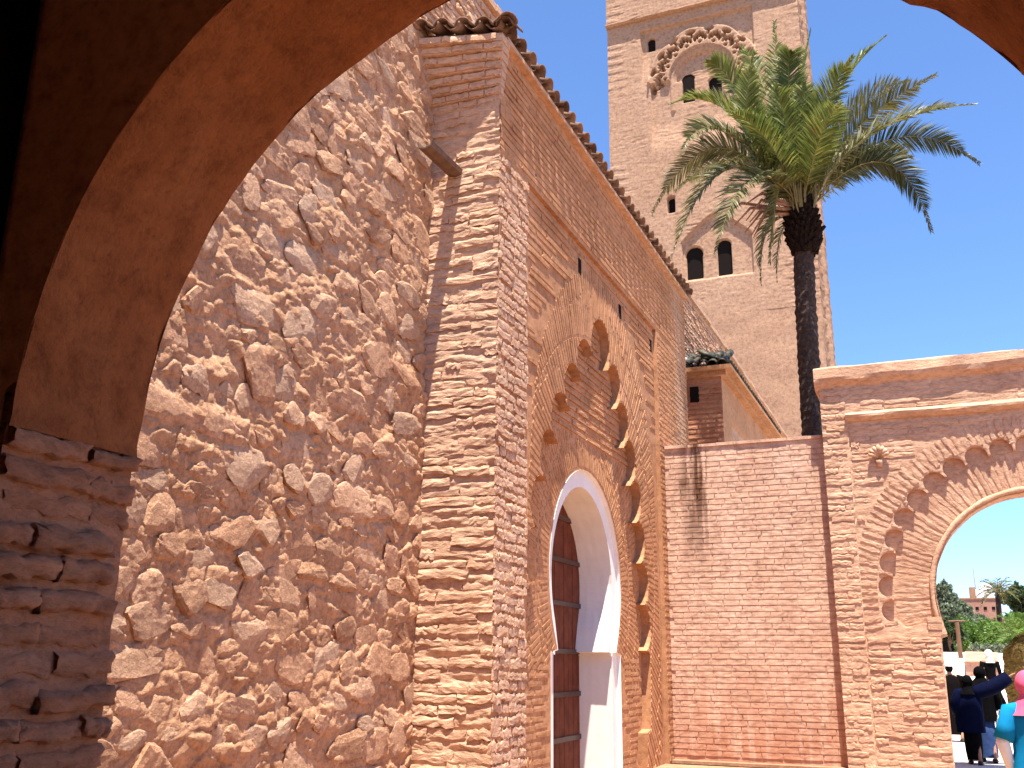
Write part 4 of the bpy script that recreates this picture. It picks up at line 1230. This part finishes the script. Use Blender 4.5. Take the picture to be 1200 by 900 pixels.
# a few young spears standing up and hanging dead stalks
for i in range(7):
    a = i * .9; frond((-1.87, 20.5, 11.1), (-1.87 + .22 * math.cos(a), 20.5 + .22 * math.sin(a), 12.4), (-1.87 + .75 * math.cos(a), 20.5 + .75 * math.sin(a), 13.9 + .3 * math.sin(i)), M['palmgreen'], 90, .42, palm, 200 + i, .12, wid=.04)
for i in range(3):
    a = PI * .75 + i * .6; c0_ = Vector((-1.87, 20.5, 10.95))
    frond(c0_, c0_ + Vector((math.cos(a) * .75, math.sin(a) * .75, -.05)), c0_ + Vector((math.cos(a) * 1.0, math.sin(a) * 1.0, -1.15 - .2 * (i % 3))), M['palmolive'], 60, .34, palm, 800 + i, .5, wid=.03, roll=.5)
dm = MB()
for i in range(9):
    a = PI + r.uniform(-.9, .5)
    p0 = Vector((-1.95, 20.4, 11.0 + r.uniform(0, .2)))
    p1 = p0 + Vector((math.cos(a) * r.uniform(.5, 1.2), -.3 + r.uniform(-.3, .3), r.uniform(-.05, .35)))
    p2 = p1 + Vector((math.cos(a) * .4, 0, -r.uniform(.2, .7)))
    dm.tube([p0, p1, p2], [.045, .035, .012], 5)
dm.build('dead_stalk', M['deadfrond'], palm, True)

# ================================================================== PEOPLE
def skin_body(name, pts, edges, radii, mat, parent, root='pelvis', sub=1):
    keys = list(pts); me = bpy.data.meshes.new(name)
    me.from_pydata([pts[k] for k in keys], [(keys.index(a), keys.index(b)) for a, b in edges], [])
    me.materials.append(mat)
    o = bpy.data.objects.new(name, me); COL.objects.link(o); o.parent = parent
    md = o.modifiers.new('skin', 'SKIN'); md.use_smooth_shade = True
    if not me.skin_vertices: me.skin_vertices.new()
    for k, v in zip(keys, me.skin_vertices[0].data):
        rr = radii[k]; v.radius = rr if isinstance(rr, tuple) else (rr, rr); v.use_root = (k == root)
    s = o.modifiers.new('sub', 'SUBSURF'); s.levels = sub; s.render_levels = sub
    return o
def loft(name, rings, mat, parent, n=28, fold=.0, nf=9, seed=0, cap=False):
    """cloth: elliptical rings (x, y, z, rx, ry) with folds that deepen downwards"""
    V = []; F = []
    m = len(rings)
    for i, (x, y, z_, rx, ry) in enumerate(rings):
        g = fold * (i / (m - 1)) ** 1.2
        for k in range(n):
            a = 2 * PI * k / n
            q = 1 + g * (math.sin(a * nf + seed + i * .12) * .6 + .6 * mn.noise(Vector((math.cos(a) * 2, math.sin(a) * 2, seed + i * .2))))
            V.append((x + rx * q * math.cos(a), y + ry * q * math.sin(a), z_))
    for i in range(m - 1):
        for k in range(n):
            F.append((i * n + k, (i + 1) * n + k, (i + 1) * n + (k + 1) % n, i * n + (k + 1) % n))
    F.append(tuple(range(n)))
    if cap: F.append(tuple((m - 1) * n + k for k in range(n))[::-1])
    me = mesh_np(name, V, F, mat, True)
    o = bpy.data.objects.new(name, me); COL.objects.link(o); o.parent = parent
    return o
def sleeve(name, pts, rad, mat, parent, n=12):
    b = MB(); b.tube(pts, rad, n, True)
    me = mesh_np(name, b.V, b.F, mat, True); o = bpy.data.objects.new(name, me); COL.objects.link(o); o.parent = parent
    return o
def ball(name, c, rx, ry, rz, mat, parent, n=14, cut=None, noise_=0.0, seed=0):
    V = []; F = []
    for i in range(n + 1):
        t = PI * i / n
        for k in range(2 * n):
            a = PI * k / n
            d = Vector((math.sin(t) * math.cos(a), math.sin(t) * math.sin(a), math.cos(t)))
            q = 1 + noise_ * mn.noise(d * 3 + Vector((seed, 0, 0)))
            z_ = d.z if cut is None else max(d.z, cut)
            V.append((c[0] + rx * d.x * q, c[1] + ry * d.y * q, c[2] + rz * z_ * q))
    for i in range(n):
        for k in range(2 * n):
            F.append((i * 2 * n + k, (i + 1) * 2 * n + k, (i + 1) * 2 * n + (k + 1) % (2 * n), i * 2 * n + (k + 1) % (2 * n)))
    me = mesh_np(name, V, F, mat, True); o = bpy.data.objects.new(name, me); COL.objects.link(o); o.parent = parent
    return o
def person(label, loc, heading, H, hands, feet, stride=0.0, group=None, hunch=0.0, fem=False):
    """local frame: +Y is the way the person faces; hands / feet are joint positions"""
    t = thing('person', label, 'person', loc, 'people walking on the plaza', heading)
    s = H / 1.72; w_ = .17 if fem else .20
    P = {'pelvis': (0, 0, .93), 'waist': (0, .0, 1.07), 'chest': (0, hunch * .5, 1.28), 'collar': (0, hunch, 1.43), 'neck': (0, hunch * 1.2, 1.50),
         'skull': (0, hunch * 1.3 + .01, 1.60), 'crown': (0, hunch * 1.3 - .005, 1.68), 'nose': (0, hunch * 1.3 + .105, 1.585), 'chin': (0, hunch * 1.3 + .075, 1.52)}
    R_ = {'pelvis': (.15, .115), 'waist': (.125, .095), 'chest': (.15, .11), 'collar': (.09, .075), 'neck': (.05, .052), 'skull': (.077, .092), 'crown': (.045, .055), 'nose': .014, 'chin': .026}
    E_ = [('pelvis', 'waist'), ('waist', 'chest'), ('chest', 'collar'), ('collar', 'neck'), ('neck', 'skull'), ('skull', 'crown'), ('skull', 'nose'), ('neck', 'chin')]
    for sd, sg in (('l', -1), ('r', 1)):
        el, hd = hands[sd]; kn, ft = feet[sd]
        P.update({'sh' + sd: (sg * w_, hunch * .9, 1.40), 'el' + sd: el, 'wr' + sd: hd, 'hip' + sd: (sg * .09, 0, .88), 'kn' + sd: kn, 'an' + sd: (ft[0], ft[1], ft[2] + .08), 'toe' + sd: (ft[0] + sg * .02, ft[1] + .17, ft[2] + .03)})
        R_.update({'sh' + sd: .058, 'el' + sd: .040, 'wr' + sd: .026, 'hip' + sd: .085, 'kn' + sd: .055, 'an' + sd: .040, 'toe' + sd: .032})
        E_ += [('collar', 'sh' + sd), ('sh' + sd, 'el' + sd), ('el' + sd, 'wr' + sd), ('pelvis', 'hip' + sd), ('hip' + sd, 'kn' + sd), ('kn' + sd, 'an' + sd), ('an' + sd, 'toe' + sd)]
        wr = Vector(hd); dr = (Vector(hd) - Vector(el)).normalized()
        sidev = dr.cross(Vector((0, 1, 0))); sidev = sidev.normalized() if sidev.length > .1 else Vector((1, 0, 0))
        nrm = dr.cross(sidev).normalized()
        pk = 'palm' + sd; P[pk] = tuple(wr + dr * .055); R_[pk] = (.030, .018); E_.append(('wr' + sd, pk))
        for j, (off, ln) in enumerate(((-.030, .070), (-.010, .082), (.010, .078), (.029, .062))):
            k1 = f'k{j}{sd}'; k2 = f't{j}{sd}'
            b0 = Vector(P[pk]) + dr * .028 + nrm * off
            P[k1] = tuple(b0 + dr * ln * .45 + nrm * off * .15); P[k2] = tuple(b0 + dr * ln * .9 + sidev * .012 * (1 if sd == 'l' else -1))
            R_[k1] = .0095; R_[k2] = .007; E_ += [(pk, k1), (k1, k2)]
        P['th' + sd] = tuple(wr + dr * .05 + nrm * .045); P['tt' + sd] = tuple(wr + dr * .085 + nrm * .055); R_['th' + sd] = .011; R_['tt' + sd] = .008
        E_ += [('wr' + sd, 'th' + sd), ('th' + sd, 'tt' + sd)]
    P = {k: tuple(c * s for c in v) for k, v in P.items()}
    R_ = {k: (v * s if not isinstance(v, tuple) else tuple(c * s for c in v)) for k, v in R_.items()}
    skin_body('body', P, E_, R_, M['skin'], t)
    for sg in (-1, 1):
        ball('eye', (sg * .032 * s, (hunch * 1.3 + .090) * s, 1.605 * s), .011, .008, .008, M['white'], t, 6)
        ft = feet['l' if sg < 0 else 'r'][1]
        ball('shoe', (ft[0] * s, (ft[1] + .06) * s, (ft[2] + .04) * s), .048, .135, .045, M['shoe'], t, 8, cut=-.8)
    return t, P, s
def headscarf(t, s, P, mat, drape=.30, face=True):
    cx_, cy_, cz_ = P['skull']
    V = []; F = []; n = 24; rows = 16
    for i in range(rows + 1):
        u = i / rows
        for k in range(n):
            a = 2 * PI * k / n + PI / 2
            if u < .62:
                th = u / .62 * PI * .66
                rx, ry = .112 * s * math.sin(th) ** .85, .128 * s * math.sin(th) ** .85; z_ = cz_ + .02 * s + .125 * s * math.cos(th)
            else:
                q = (u - .62) / .38
                rx = (.085 + .12 * q ** 1.3 * drape / .3) * s; ry = (.10 + .06 * q) * s; z_ = cz_ - .055 * s - q * .18 * s
            fr_ = math.cos(a - PI / 2)     # towards the face
            if face and fr_ > .6 and .30 < u < .60: ry *= .62
            w_ = 1 + .05 * mn.noise(Vector((math.cos(a) * 2.5, math.sin(a) * 2.5, u * 5)))
            V.append((cx_ + rx * w_ * math.cos(a), cy_ + ry * w_ * math.sin(a) - .006, z_))
    for i in range(rows):
        for k in range(n):
            F.append((i * n + k, (i + 1) * n + k, (i + 1) * n + (k + 1) % n, i * n + (k + 1) % n))
    me = mesh_np('headscarf', V, F, mat, True); o = bpy.data.objects.new('headscarf', me); COL.objects.link(o); o.parent = t
    return o
def S(s, rings): return [tuple(c * s for c in q) for q in rings]

# 1 woman in turquoise, near, walking away
t, P, s = person('woman in pink headscarf and bright turquoise tunic at the right edge, seen from behind', (.63, 9.35, 0), .12, 1.60,
    {'l': ((-.27, -.03, 1.14), (-.20, .05, .86)), 'r': ((.27, -.02, 1.14), (.27, .06, .88))},
    {'l': ((-.09, .02, .48), (-.09, -.12, 0)), 'r': ((.09, .08, .48), (.09, .10, 0))}, fem=True)
headscarf(t, s, P, M['pink'])
loft('tunic', S(s, [(0, 0, 1.455, .07, .06), (0, 0, 1.44, .13, .085), (0, 0, 1.40, .215, .115), (0, 0, 1.30, .205, .125), (0, 0, 1.18, .185, .12), (0, 0, 1.06, .185, .125), (0, 0, .92, .215, .15), (0, .01, .75, .235, .17), (0, .01, .58, .25, .185)]), M['turq'], t, fold=.05)
for sg, k in ((-1, 'l'), (1, 'r')):
    a, b, c = Vector(P['sh' + k]), Vector(P['el' + k]), Vector(P['wr' + k])
    sleeve('sleeve', [a + Vector((-sg * .05, 0, .01)), a, a.lerp(b, .5), a.lerp(b, .92)], [.06, .078, .075, .078], M['turq'], t)
    sleeve('undersleeve', [a.lerp(b, .85), b, b.lerp(c, .5), b.lerp(c, .93)], [.052, .052, .043, .036], M['whitecloth'] if k == 'l' else M['turq'], t)
loft('skirt', S(s, [(0, .0, .80, .20, .14), (0, .01, .5, .225, .165), (0, .02, .22, .245, .18), (0, .02, .08, .25, .185)]), M['navy'], t, fold=.07)
# 2 man in a dark robe with a pale cap
t, P, s = person('man in long dark robe and small pale cap, walking away on the plaza', (.12, 25.6, 0), .15, 1.70,
    {'l': ((-.33, .03, 1.13), (-.42, .06, .90)), 'r': ((.31, .0, 1.13), (.30, .12, .90))},
    {'l': ((-.09, .10, .50), (-.10, .18, 0)), 'r': ((.09, -.04, .48), (.10, -.22, 0))})
ball('cap', (P['skull'][0], P['skull'][1], P['skull'][2] + .055), .103, .115, .085, M['whitecloth'], t, 10, cut=-.1)
ball('hair', (P['skull'][0], P['skull'][1] - .02, P['skull'][2] + .01), .086, .092, .10, M['black'], t, 10)
loft('robe', S(s, [(0, 0, 1.47, .07, .06), (0, 0, 1.43, .16, .09), (0, 0, 1.38, .235, .12), (0, 0, 1.22, .22, .135), (0, 0, 1.0, .215, .14), (0, 0, .75, .23, .16), (0, 0, .45, .25, .19), (0, -.01, .16, .265, .21)]), M['darkrobe'], t, fold=.07)
for sg, k in ((-1, 'l'), (1, 'r')):
    a, b, c = Vector(P['sh' + k]), Vector(P['el' + k]), Vector(P['wr' + k])
    sleeve('sleeve', [a + Vector((-sg * .06, 0, .01)), a, b, b.lerp(c, .85)], [.07, .085, .07, .075], M['darkrobe'], t)
# 3 woman in navy holding an arm out
t, P, s = person('short woman in loose navy robe raising one wide sleeved arm to the right', (.36, 19.9, 0), .0, 1.47,
    {'l': ((-.26, -.04, 1.14), (-.20, .08, .92)), 'r': ((.50, .02, 1.52), (.80, .10, 1.72))},
    {'l': ((-.08, .06, .48), (-.08, .08, 0)), 'r': ((.08, -.03, .48), (.09, -.12, 0))}, fem=True)
headscarf(t, s, P, M['black'])
loft('robe', S(s, [(0, 0, 1.47, .07, .06), (0, 0, 1.43, .17, .09), (0, 0, 1.36, .24, .12), (0, 0, 1.2, .25, .14), (-.02, 0, 1.0, .27, .16), (-.03, 0, .8, .28, .18), (-.02, 0, .62, .27, .19)]), M['navy'], t, fold=.07)
loft('trousers', S(s, [(0, 0, .80, .16, .12), (0, 0, .5, .17, .13), (0, 0, .25, .16, .13), (0, 0, .10, .14, .13)]), M['black'], t, fold=.06, nf=4)
a, b, c = Vector(P['shr']), Vector(P['elr']), Vector(P['wrr'])
sleeve('sleeve', [a + Vector((-.08, 0, -.03)), a, a.lerp(b, .5), b, b.lerp(c, .55), b.lerp(c, .95)], [.09, .12, .13, .13, .12, .11], M['navy'], t)
a, b, c = Vector(P['shl']), Vector(P['ell']), Vector(P['wrl'])
sleeve('sleeve', [a + Vector((.06, 0, 0)), a, b, b.lerp(c, .85)], [.08, .095, .10, .10], M['navy'], t)
# 4 woman in black veil with silver handbag
t, P, s = person('woman in long black veil and blue trousers beside the navy robed woman', (.60, 20.5, 0), .1, 1.62,
    {'l': ((-.24, .0, 1.14), (-.16, .16, .98)), 'r': ((.27, -.02, 1.14), (.28, .05, .90))},
    {'l': ((-.08, .08, .48), (-.08, .10, 0)), 'r': ((.08, -.03, .48), (.09, -.16, 0))}, fem=True)
headscarf(t, s, P, M['black'], .5)
loft('coat', S(s, [(0, 0, 1.49, .08, .07), (0, -.01, 1.43, .18, .11), (0, -.01, 1.34, .235, .13), (0, 0, 1.15, .215, .13), (0, 0, .95, .215, .15), (0, 0, .74, .23, .16)]), M['black'], t, fold=.06)
loft('trousers', S(s, [(0, 0, .82, .165, .12), (0, 0, .5, .17, .14), (0, 0, .22, .17, .16), (0, -.02, .09, .16, .16)]), M['jeans'], t, fold=.08, nf=4)
for sg, k in ((-1, 'l'), (1, 'r')):
    a, b, c = Vector(P['sh' + k]), Vector(P['el' + k]), Vector(P['wr' + k])
    sleeve('sleeve', [a + Vector((-sg * .06, 0, .01)), a, b, b.lerp(c, .85)], [.065, .075, .06, .05], M['black'], t)
hb = MB(); hb.add([(x, y, z_) for x in (-.13, .13) for y in (-.045, .045) for z_ in (-.10, .08)], [(0, 1, 3, 2), (4, 6, 7, 5), (0, 4, 5, 1), (2, 3, 7, 6), (0, 2, 6, 4), (1, 5, 7, 3)])
hb.tube([(-.10, 0, .08), (-.06, 0, .25), (.06, 0, .25), (.10, 0, .08)], .008, 6)
o = hb.build('handbag', M['grey'], None); o.location = (.60 + .30, 20.5 - .02, .64); tag(o, 'small silver grey handbag carried by the black veiled woman', 'handbag')
# 5 far figure with white scarf
t, P, s = person('slim figure in black with white scarf round the head, striding far up the plaza', (1.30, 34.0, float(ground_z(0, 34.0))), .3, 1.74,
    {'l': ((-.25, .05, 1.14), (-.2, .18, .95)), 'r': ((.25, -.02, 1.14), (.26, -.05, .90))},
    {'l': ((-.15, .22, .48), (-.24, .30, 0)), 'r': ((.13, -.12, .48), (.22, -.34, 0))})
headscarf(t, s, P, M['whitecloth'], .15)
loft('jacket', S(s, [(0, 0, 1.46, .08, .07), (0, 0, 1.42, .14, .09), (0, 0, 1.34, .18, .12), (0, 0, 1.1, .14, .11), (0, 0, .88, .15, .12)]), M['black'], t, fold=.03)
for sg, k in ((-1, 'l'), (1, 'r')):
    a, b, c = Vector(P['sh' + k]), Vector(P['el' + k]), Vector(P['wr' + k])
    sleeve('sleeve', [a, b, b.lerp(c, .9)], [.07, .055, .045], M['black'], t)
    a, b, c = Vector(P['hip' + k]), Vector(P['kn' + k]), Vector(P['an' + k])
    sleeve('trouser_leg', [a, b, c], [.10, .075, .06], M['black'], t)
# 6, 7 two small figures far off at the left
for (x_, y_, lab, mt) in ((.78, 76.0, 'tiny far figure in black standing left of the brown lamp post', 'black'), (.28, 70.0, 'tiny far figure in brown just past the gateway jamb', 'darkrobe')):
    t, P, s = person(lab, (x_, y_, float(ground_z(0, y_))), 2.8, 1.7,
        {'l': ((-.25, .0, 1.14), (-.26, .08, .90)), 'r': ((.25, .0, 1.14), (.26, .08, .90))},
        {'l': ((-.08, .02, .48), (-.09, .05, 0)), 'r': ((.08, 0, .48), (.09, -.08, 0))})
    loft('robe', S(s, [(0, 0, 1.46, .08, .07), (0, 0, 1.40, .21, .11), (0, 0, 1.1, .19, .13), (0, 0, .7, .22, .16), (0, 0, .12, .26, .2)]), M[mt], t, fold=.05)
    ball('hair', (P['skull'][0], P['skull'][1] - .015, P['skull'][2] + .02), .09, .1, .1, M['black'], t, 8)
    for sg, k in ((-1, 'l'), (1, 'r')):
        a, b, c = Vector(P['sh' + k]), Vector(P['el' + k]), Vector(P['wr' + k])
        sleeve('sleeve', [a, b, b.lerp(c, .9)], [.08, .07, .065], M[mt], t)

# ================================================================== FAR VIEW through the gateway
def leaf_cloud(name, blobs, n, size, mat, parent, seed, elong=1.0):
    """foliage: many small leaf faces filling uneven lobes"""
    R = np.random.RandomState(seed); V = []; 
    w_ = np.array([b[3] * b[4] * b[5] for b in blobs]); w_ /= w_.sum()
    which = R.choice(len(blobs), n, p=w_)
    B = np.array(blobs)[which]
    d = R.randn(n, 3); d /= np.linalg.norm(d, axis=1)[:, None]
    rad = R.rand(n) ** .38 * (1 + .18 * np.sin(d[:, 0] * 5 + B[:, 0]) * np.cos(d[:, 2] * 6))
    C = B[:, :3] + d * rad[:, None] * B[:, 3:6]
    a = R.randn(n, 3); a /= np.linalg.norm(a, axis=1)[:, None]
    b = np.cross(a, R.randn(n, 3)); b /= np.linalg.norm(b, axis=1)[:, None]
    s_ = size * (.6 + .8 * R.rand(n))[:, None]
    P = np.stack([C - a * s_ * elong, C + b * s_ * .45, C + a * s_ * elong, C - b * s_ * .45], 1).reshape(-1, 3)
    F = np.arange(4 * n).reshape(-1, 4)
    o = link(name, mesh_np(name, P, F, mat, False), parent)
    return o
def tree(label, loc, h, spread, mat, seed, n=5000, size=.16, trunk_h=.3, name='tree', cat='tree', group=None):
    rr = random.Random(seed)
    t = thing(name, label, cat, loc, group)
    x, y, z_ = loc
    b = MB(); top = z_ + h * .55
    b.tube([(x, y, z_ - .1), (x + .05 * h * rr.uniform(-1, 1), y, z_ + h * trunk_h), (x, y, top)], [h * .035, h * .026, h * .012], 8)
    blobs = []
    for k in range(9):
        a = k * 2.4; q = rr.uniform(.2, .75) * spread
        cz = z_ + h * rr.uniform(trunk_h + .15, .82)
        c = (x + q * math.cos(a), y + q * math.sin(a), cz)
        b.tube([(x, y, z_ + h * trunk_h * rr.uniform(.8, 1.2)), ((x + c[0]) / 2, (y + c[1]) / 2, (z_ + h * trunk_h + cz) / 2), c], [h * .014, h * .010, h * .004], 5)
        s_ = spread * rr.uniform(.28, .5)
        blobs.append((*c, s_, s_, s_ * rr.uniform(.6, .9)))
    blobs.append((x, y, z_ + h * .78, spread * .5, spread * .5, h * .20))
    b.build('trunk', M['bark'], t, True)
    leaf_cloud('crown', blobs, n, size, mat, t, seed)
    return t
GZ2 = 2.35
tree('grey green olive tree just past the gateway jamb', (.55, 78, GZ2), 5.2, 1.15, M['olive'], 301, 6000, .16, .2)
tree('smaller olive tree to the right of the first, before the pink wall', (1.45, 84, GZ2), 4.3, 1.25, M['olive'], 302, 5000, .16, .2)
tree('dark low tree in front of the olive trees', (.5, 60, GZ2), 1.9, .75, M['darktree'], 303, 3500, .12, .2)
tree('thin olive tree in the middle over the bright hedge', (3.3, 96, GZ2), 3.7, 1.3, M['olive'], 304, 4500, .15, .2)
tree('broad dark green tree at the right beyond the far palm', (8.7, 128, GZ2), 8.6, 2.0, M['darktree'], 305, 8000, .24, .3)
tree('bright green tree at the right edge behind the stout palm', (4.6, 72, GZ2), 2.7, 1.1, M['hedge'], 306, 5000, .11, .2)
hedge = thing('hedge', 'bright green rounded garden hedge behind the planter wall', 'hedge', (3.0, 64, GZ2))
leaf_cloud('hedge_leaves', [(1.15 + .42 * k, 66 + (k % 3) * .8, GZ2 + .95 + .22 * math.sin(k * 1.9), .5, .8, 1.0 + .15 * math.cos(k * 2.3)) for k in range(7)], 9000, .09, M['hedge'], hedge, 311)
low = thing('low_hedge', 'low dull green clipped hedge on the planter wall', 'hedge', (2.2, 58, GZ2))
leaf_cloud('hedge_leaves', [(1.7 + .5 * k, 57.8, GZ2 + .05, .4, .5, .38) for k in range(5)], 3500, .07, M['olive'], low, 312)
# planter
pl = thing('planter_wall', 'low pink planter wall with pale coping on the plaza', 'wall', (1.6, 45, 1))
zz = float(ground_z(0, 44.0)); z2 = float(ground_z(0, 56.0))
V_ = [(.80, 43.5, zz - .6), (1.95, 43.5, zz - .6), (1.95, 43.5, 1.70), (.80, 43.5, 1.76), (1.10, 57, z2 - .3), (2.6, 57, z2 - .3), (2.6, 57, z2 + .10), (1.10, 57, z2 + .14)]
link('planter_body', mesh_np('planter_body', V_, [(0, 1, 2, 3), (1, 5, 6, 2), (5, 4, 7, 6), (4, 0, 3, 7), (3, 2, 6, 7)], M['redwall'], False), pl)
mb = MB(); mb.box(.76, 1.98, 43.42, 43.60, 1.74, 1.80); mb.build('planter_coping', M['court'], pl)
# lamp post
lp = thing('wooden_post', 'brown wooden post with a short cross arm in front of the hedge', 'post', (.80, 52, 1.9))
b = MB(); b.tube([(.80, 52, 1.7), (.80, 52, 3.62)], [.11, .09], 8); b.build('pole', M['pole'], lp)
b = MB(); b.tube([(.45, 52, 3.66), (1.15, 52, 3.66)], .04, 6); b.build('cross_arm', M['pole'], lp)
# red garden walls and buildings
gw = thing('pink_building', 'long low pink building with flat roof behind the olive trees', 'building', (8, 150, GZ2))
box('building_body', 3.0, 8.0, 150, 158, 0, 10.3, M['redwall'], gw)
box('parapet', 2.95, 8.05, 149.9, 150.2, 10.3, 10.5, M['court'], gw)
for k in range(4): box('window', 3.8 + k * 1.0, 4.2 + k * 1.0, 149.94, 149.99, 8.9, 9.3, M['void'], gw)
gw = thing('terracotta_wall', 'low reddish wall running to the right edge under the dark tree', 'wall', (8, 110, GZ2))
box('wall_body', 4.9, 12, 110, 110.5, 0, 6.0, M['redwall'], gw)
for k in range(4): box('wall_panel', 5.2 + k * 1.6, 6.5 + k * 1.6, 109.93, 109.985, 4.2, 5.5, M['redwall'], gw)
box('wall_coping', 4.85, 12, 109.9, 110.6, 6.0, 6.14, M['court'], gw)
gw = thing('pink_low_house', 'low pink house with sloping roof right of the thin olive tree', 'house', (5.8, 92, GZ2))
mb = MB(); mb.box(3.9, 6.6, 92, 95, 0, 4.3); mb.build('wall', M['redwall'], gw)
mb = MB(); mb.add([(3.8, 91.8, 4.3), (6.7, 91.8, 4.3), (6.7, 95.2, 4.3), (3.8, 95.2, 4.3), (4.1, 93.4, 5.0), (6.5, 93.4, 5.5)], [(0, 1, 5, 4), (1, 2, 5), (2, 3, 4, 5), (3, 0, 4)]); mb.build('roof', M['court'], gw)
wb = thing('white_domed_building', 'far white building with a small dome', 'building', (9, 210, GZ2))
box('building_body', 6.2, 10.2, 210, 220, 0, 15.6, M['white'], wb)
box('stair_tower', 6.0, 7.0, 209.5, 212, 0, 16.0, M['court'], wb)
ball('dome', (8.9, 213, 15.6), 1.3, 1.3, 1.3, M['white'], wb, 10).parent = None
bpy.data.objects['dome'].parent = wb; bpy.data.objects['dome'].matrix_parent_inverse = wb.matrix_world.inverted()
ms = thing('radio_mast', 'thin grey radio mast on the far skyline', 'mast', (7.8, 230, GZ2))
for k, (dx, dy) in enumerate(((0, 0), (.5, 0), (.25, .45))):
    b = MB(); b.tube([(7.6 + dx, 230 + dy, 2), (7.72 + dx * .2, 230 + dy * .3, 21.6)], .06, 5); b.build('leg', M['grey'], ms)
b = MB()
for k in range(26):
    z_ = 3 + k * .7; f = 1 - k / 30
    b.tube([(7.6 + .12 * (1 - f), 230, z_), (7.6 + .12 * (1 - f) + .5 * f, 230, z_ + .7)], .03, 4)
b.build('bracing', M['grey'], ms)
# far palm and stout palm
fp = thing('far_palm', 'slim date palm on the skyline beyond the gateway', 'palm tree', (4.9, 98, GZ2))
b = MB(); b.tube([(4.85, 98, 2), (4.9, 98, 5), (5.05, 98, 8.0)], [.24, .2, .22], 8); b.build('trunk', M['trunk'], fp, True)
c0 = Vector((5.05, 98, 7.9)); rr = random.Random(8)
for i in range(26):
    a = i * 2.399; el = .95 - 1.5 * (i / 26)
    d = Vector((math.cos(a) * math.cos(el), math.sin(a) * math.cos(el), math.sin(el)))
    pm = c0 + d * 1.0 + Vector((0, 0, .12)); p1 = c0 + d * 1.9 + Vector((0, 0, -.55 + .2 * el))
    frond(c0, pm, p1, M['palmolive'], 16, .5, fp, 400 + i, .3, .07, rach=.03)
sp2 = thing('stout_palm', 'thick brown palm stump with a tuft of bright fronds behind the pink headscarf', 'palm tree', (1.85, 31, 0.2))
V_ = []; F_ = []; n_ = 26; ms_ = 40
for i in range(ms_ + 1):
    z_ = .0 + 2.45 * i / ms_; prof = .42 + .10 * math.sin(i / ms_ * PI) - (.30 * max(0, i / ms_ - .85) / .15)
    for k in range(n_):
        a = 2 * PI * k / n_; saw = ((z_ / .22 + (k % 4) * .5 * .5) % 1)
        rr2 = prof * (1 + .10 * saw) + .05 * mn.noise(Vector((math.cos(a) * 3, math.sin(a) * 3, z_ * 4)))
        V_.append((2.05 + rr2 * math.cos(a), 31 + rr2 * math.sin(a), z_))
for i in range(ms_):
    for k in range(n_): F_.append((i * n_ + k, i * n_ + (k + 1) % n_, (i + 1) * n_ + (k + 1) % n_, (i + 1) * n_ + k))
F_.append(tuple(ms_ * n_ + k for k in range(n_)))
link('trunk', mesh_np('trunk', V_, F_, plain('olive_brown_fibre', (.10, .065, .02), .9, .1, .4, 9, .02), False), sp2)
c0 = Vector((2.05, 31, 2.38))
for i in range(22):
    a = i * 2.399; el = 1.2 - 1.3 * (i / 22)
    d = Vector((math.cos(a) * math.cos(el), math.sin(a) * math.cos(el), math.sin(el)))
    frond(c0, c0 + d * .5 + Vector((0, 0, .05)), c0 + d * .95 + Vector((0, 0, -.22)), M['hedge'], 22, .28, sp2, 500 + i, .3, .03, rach=.014)
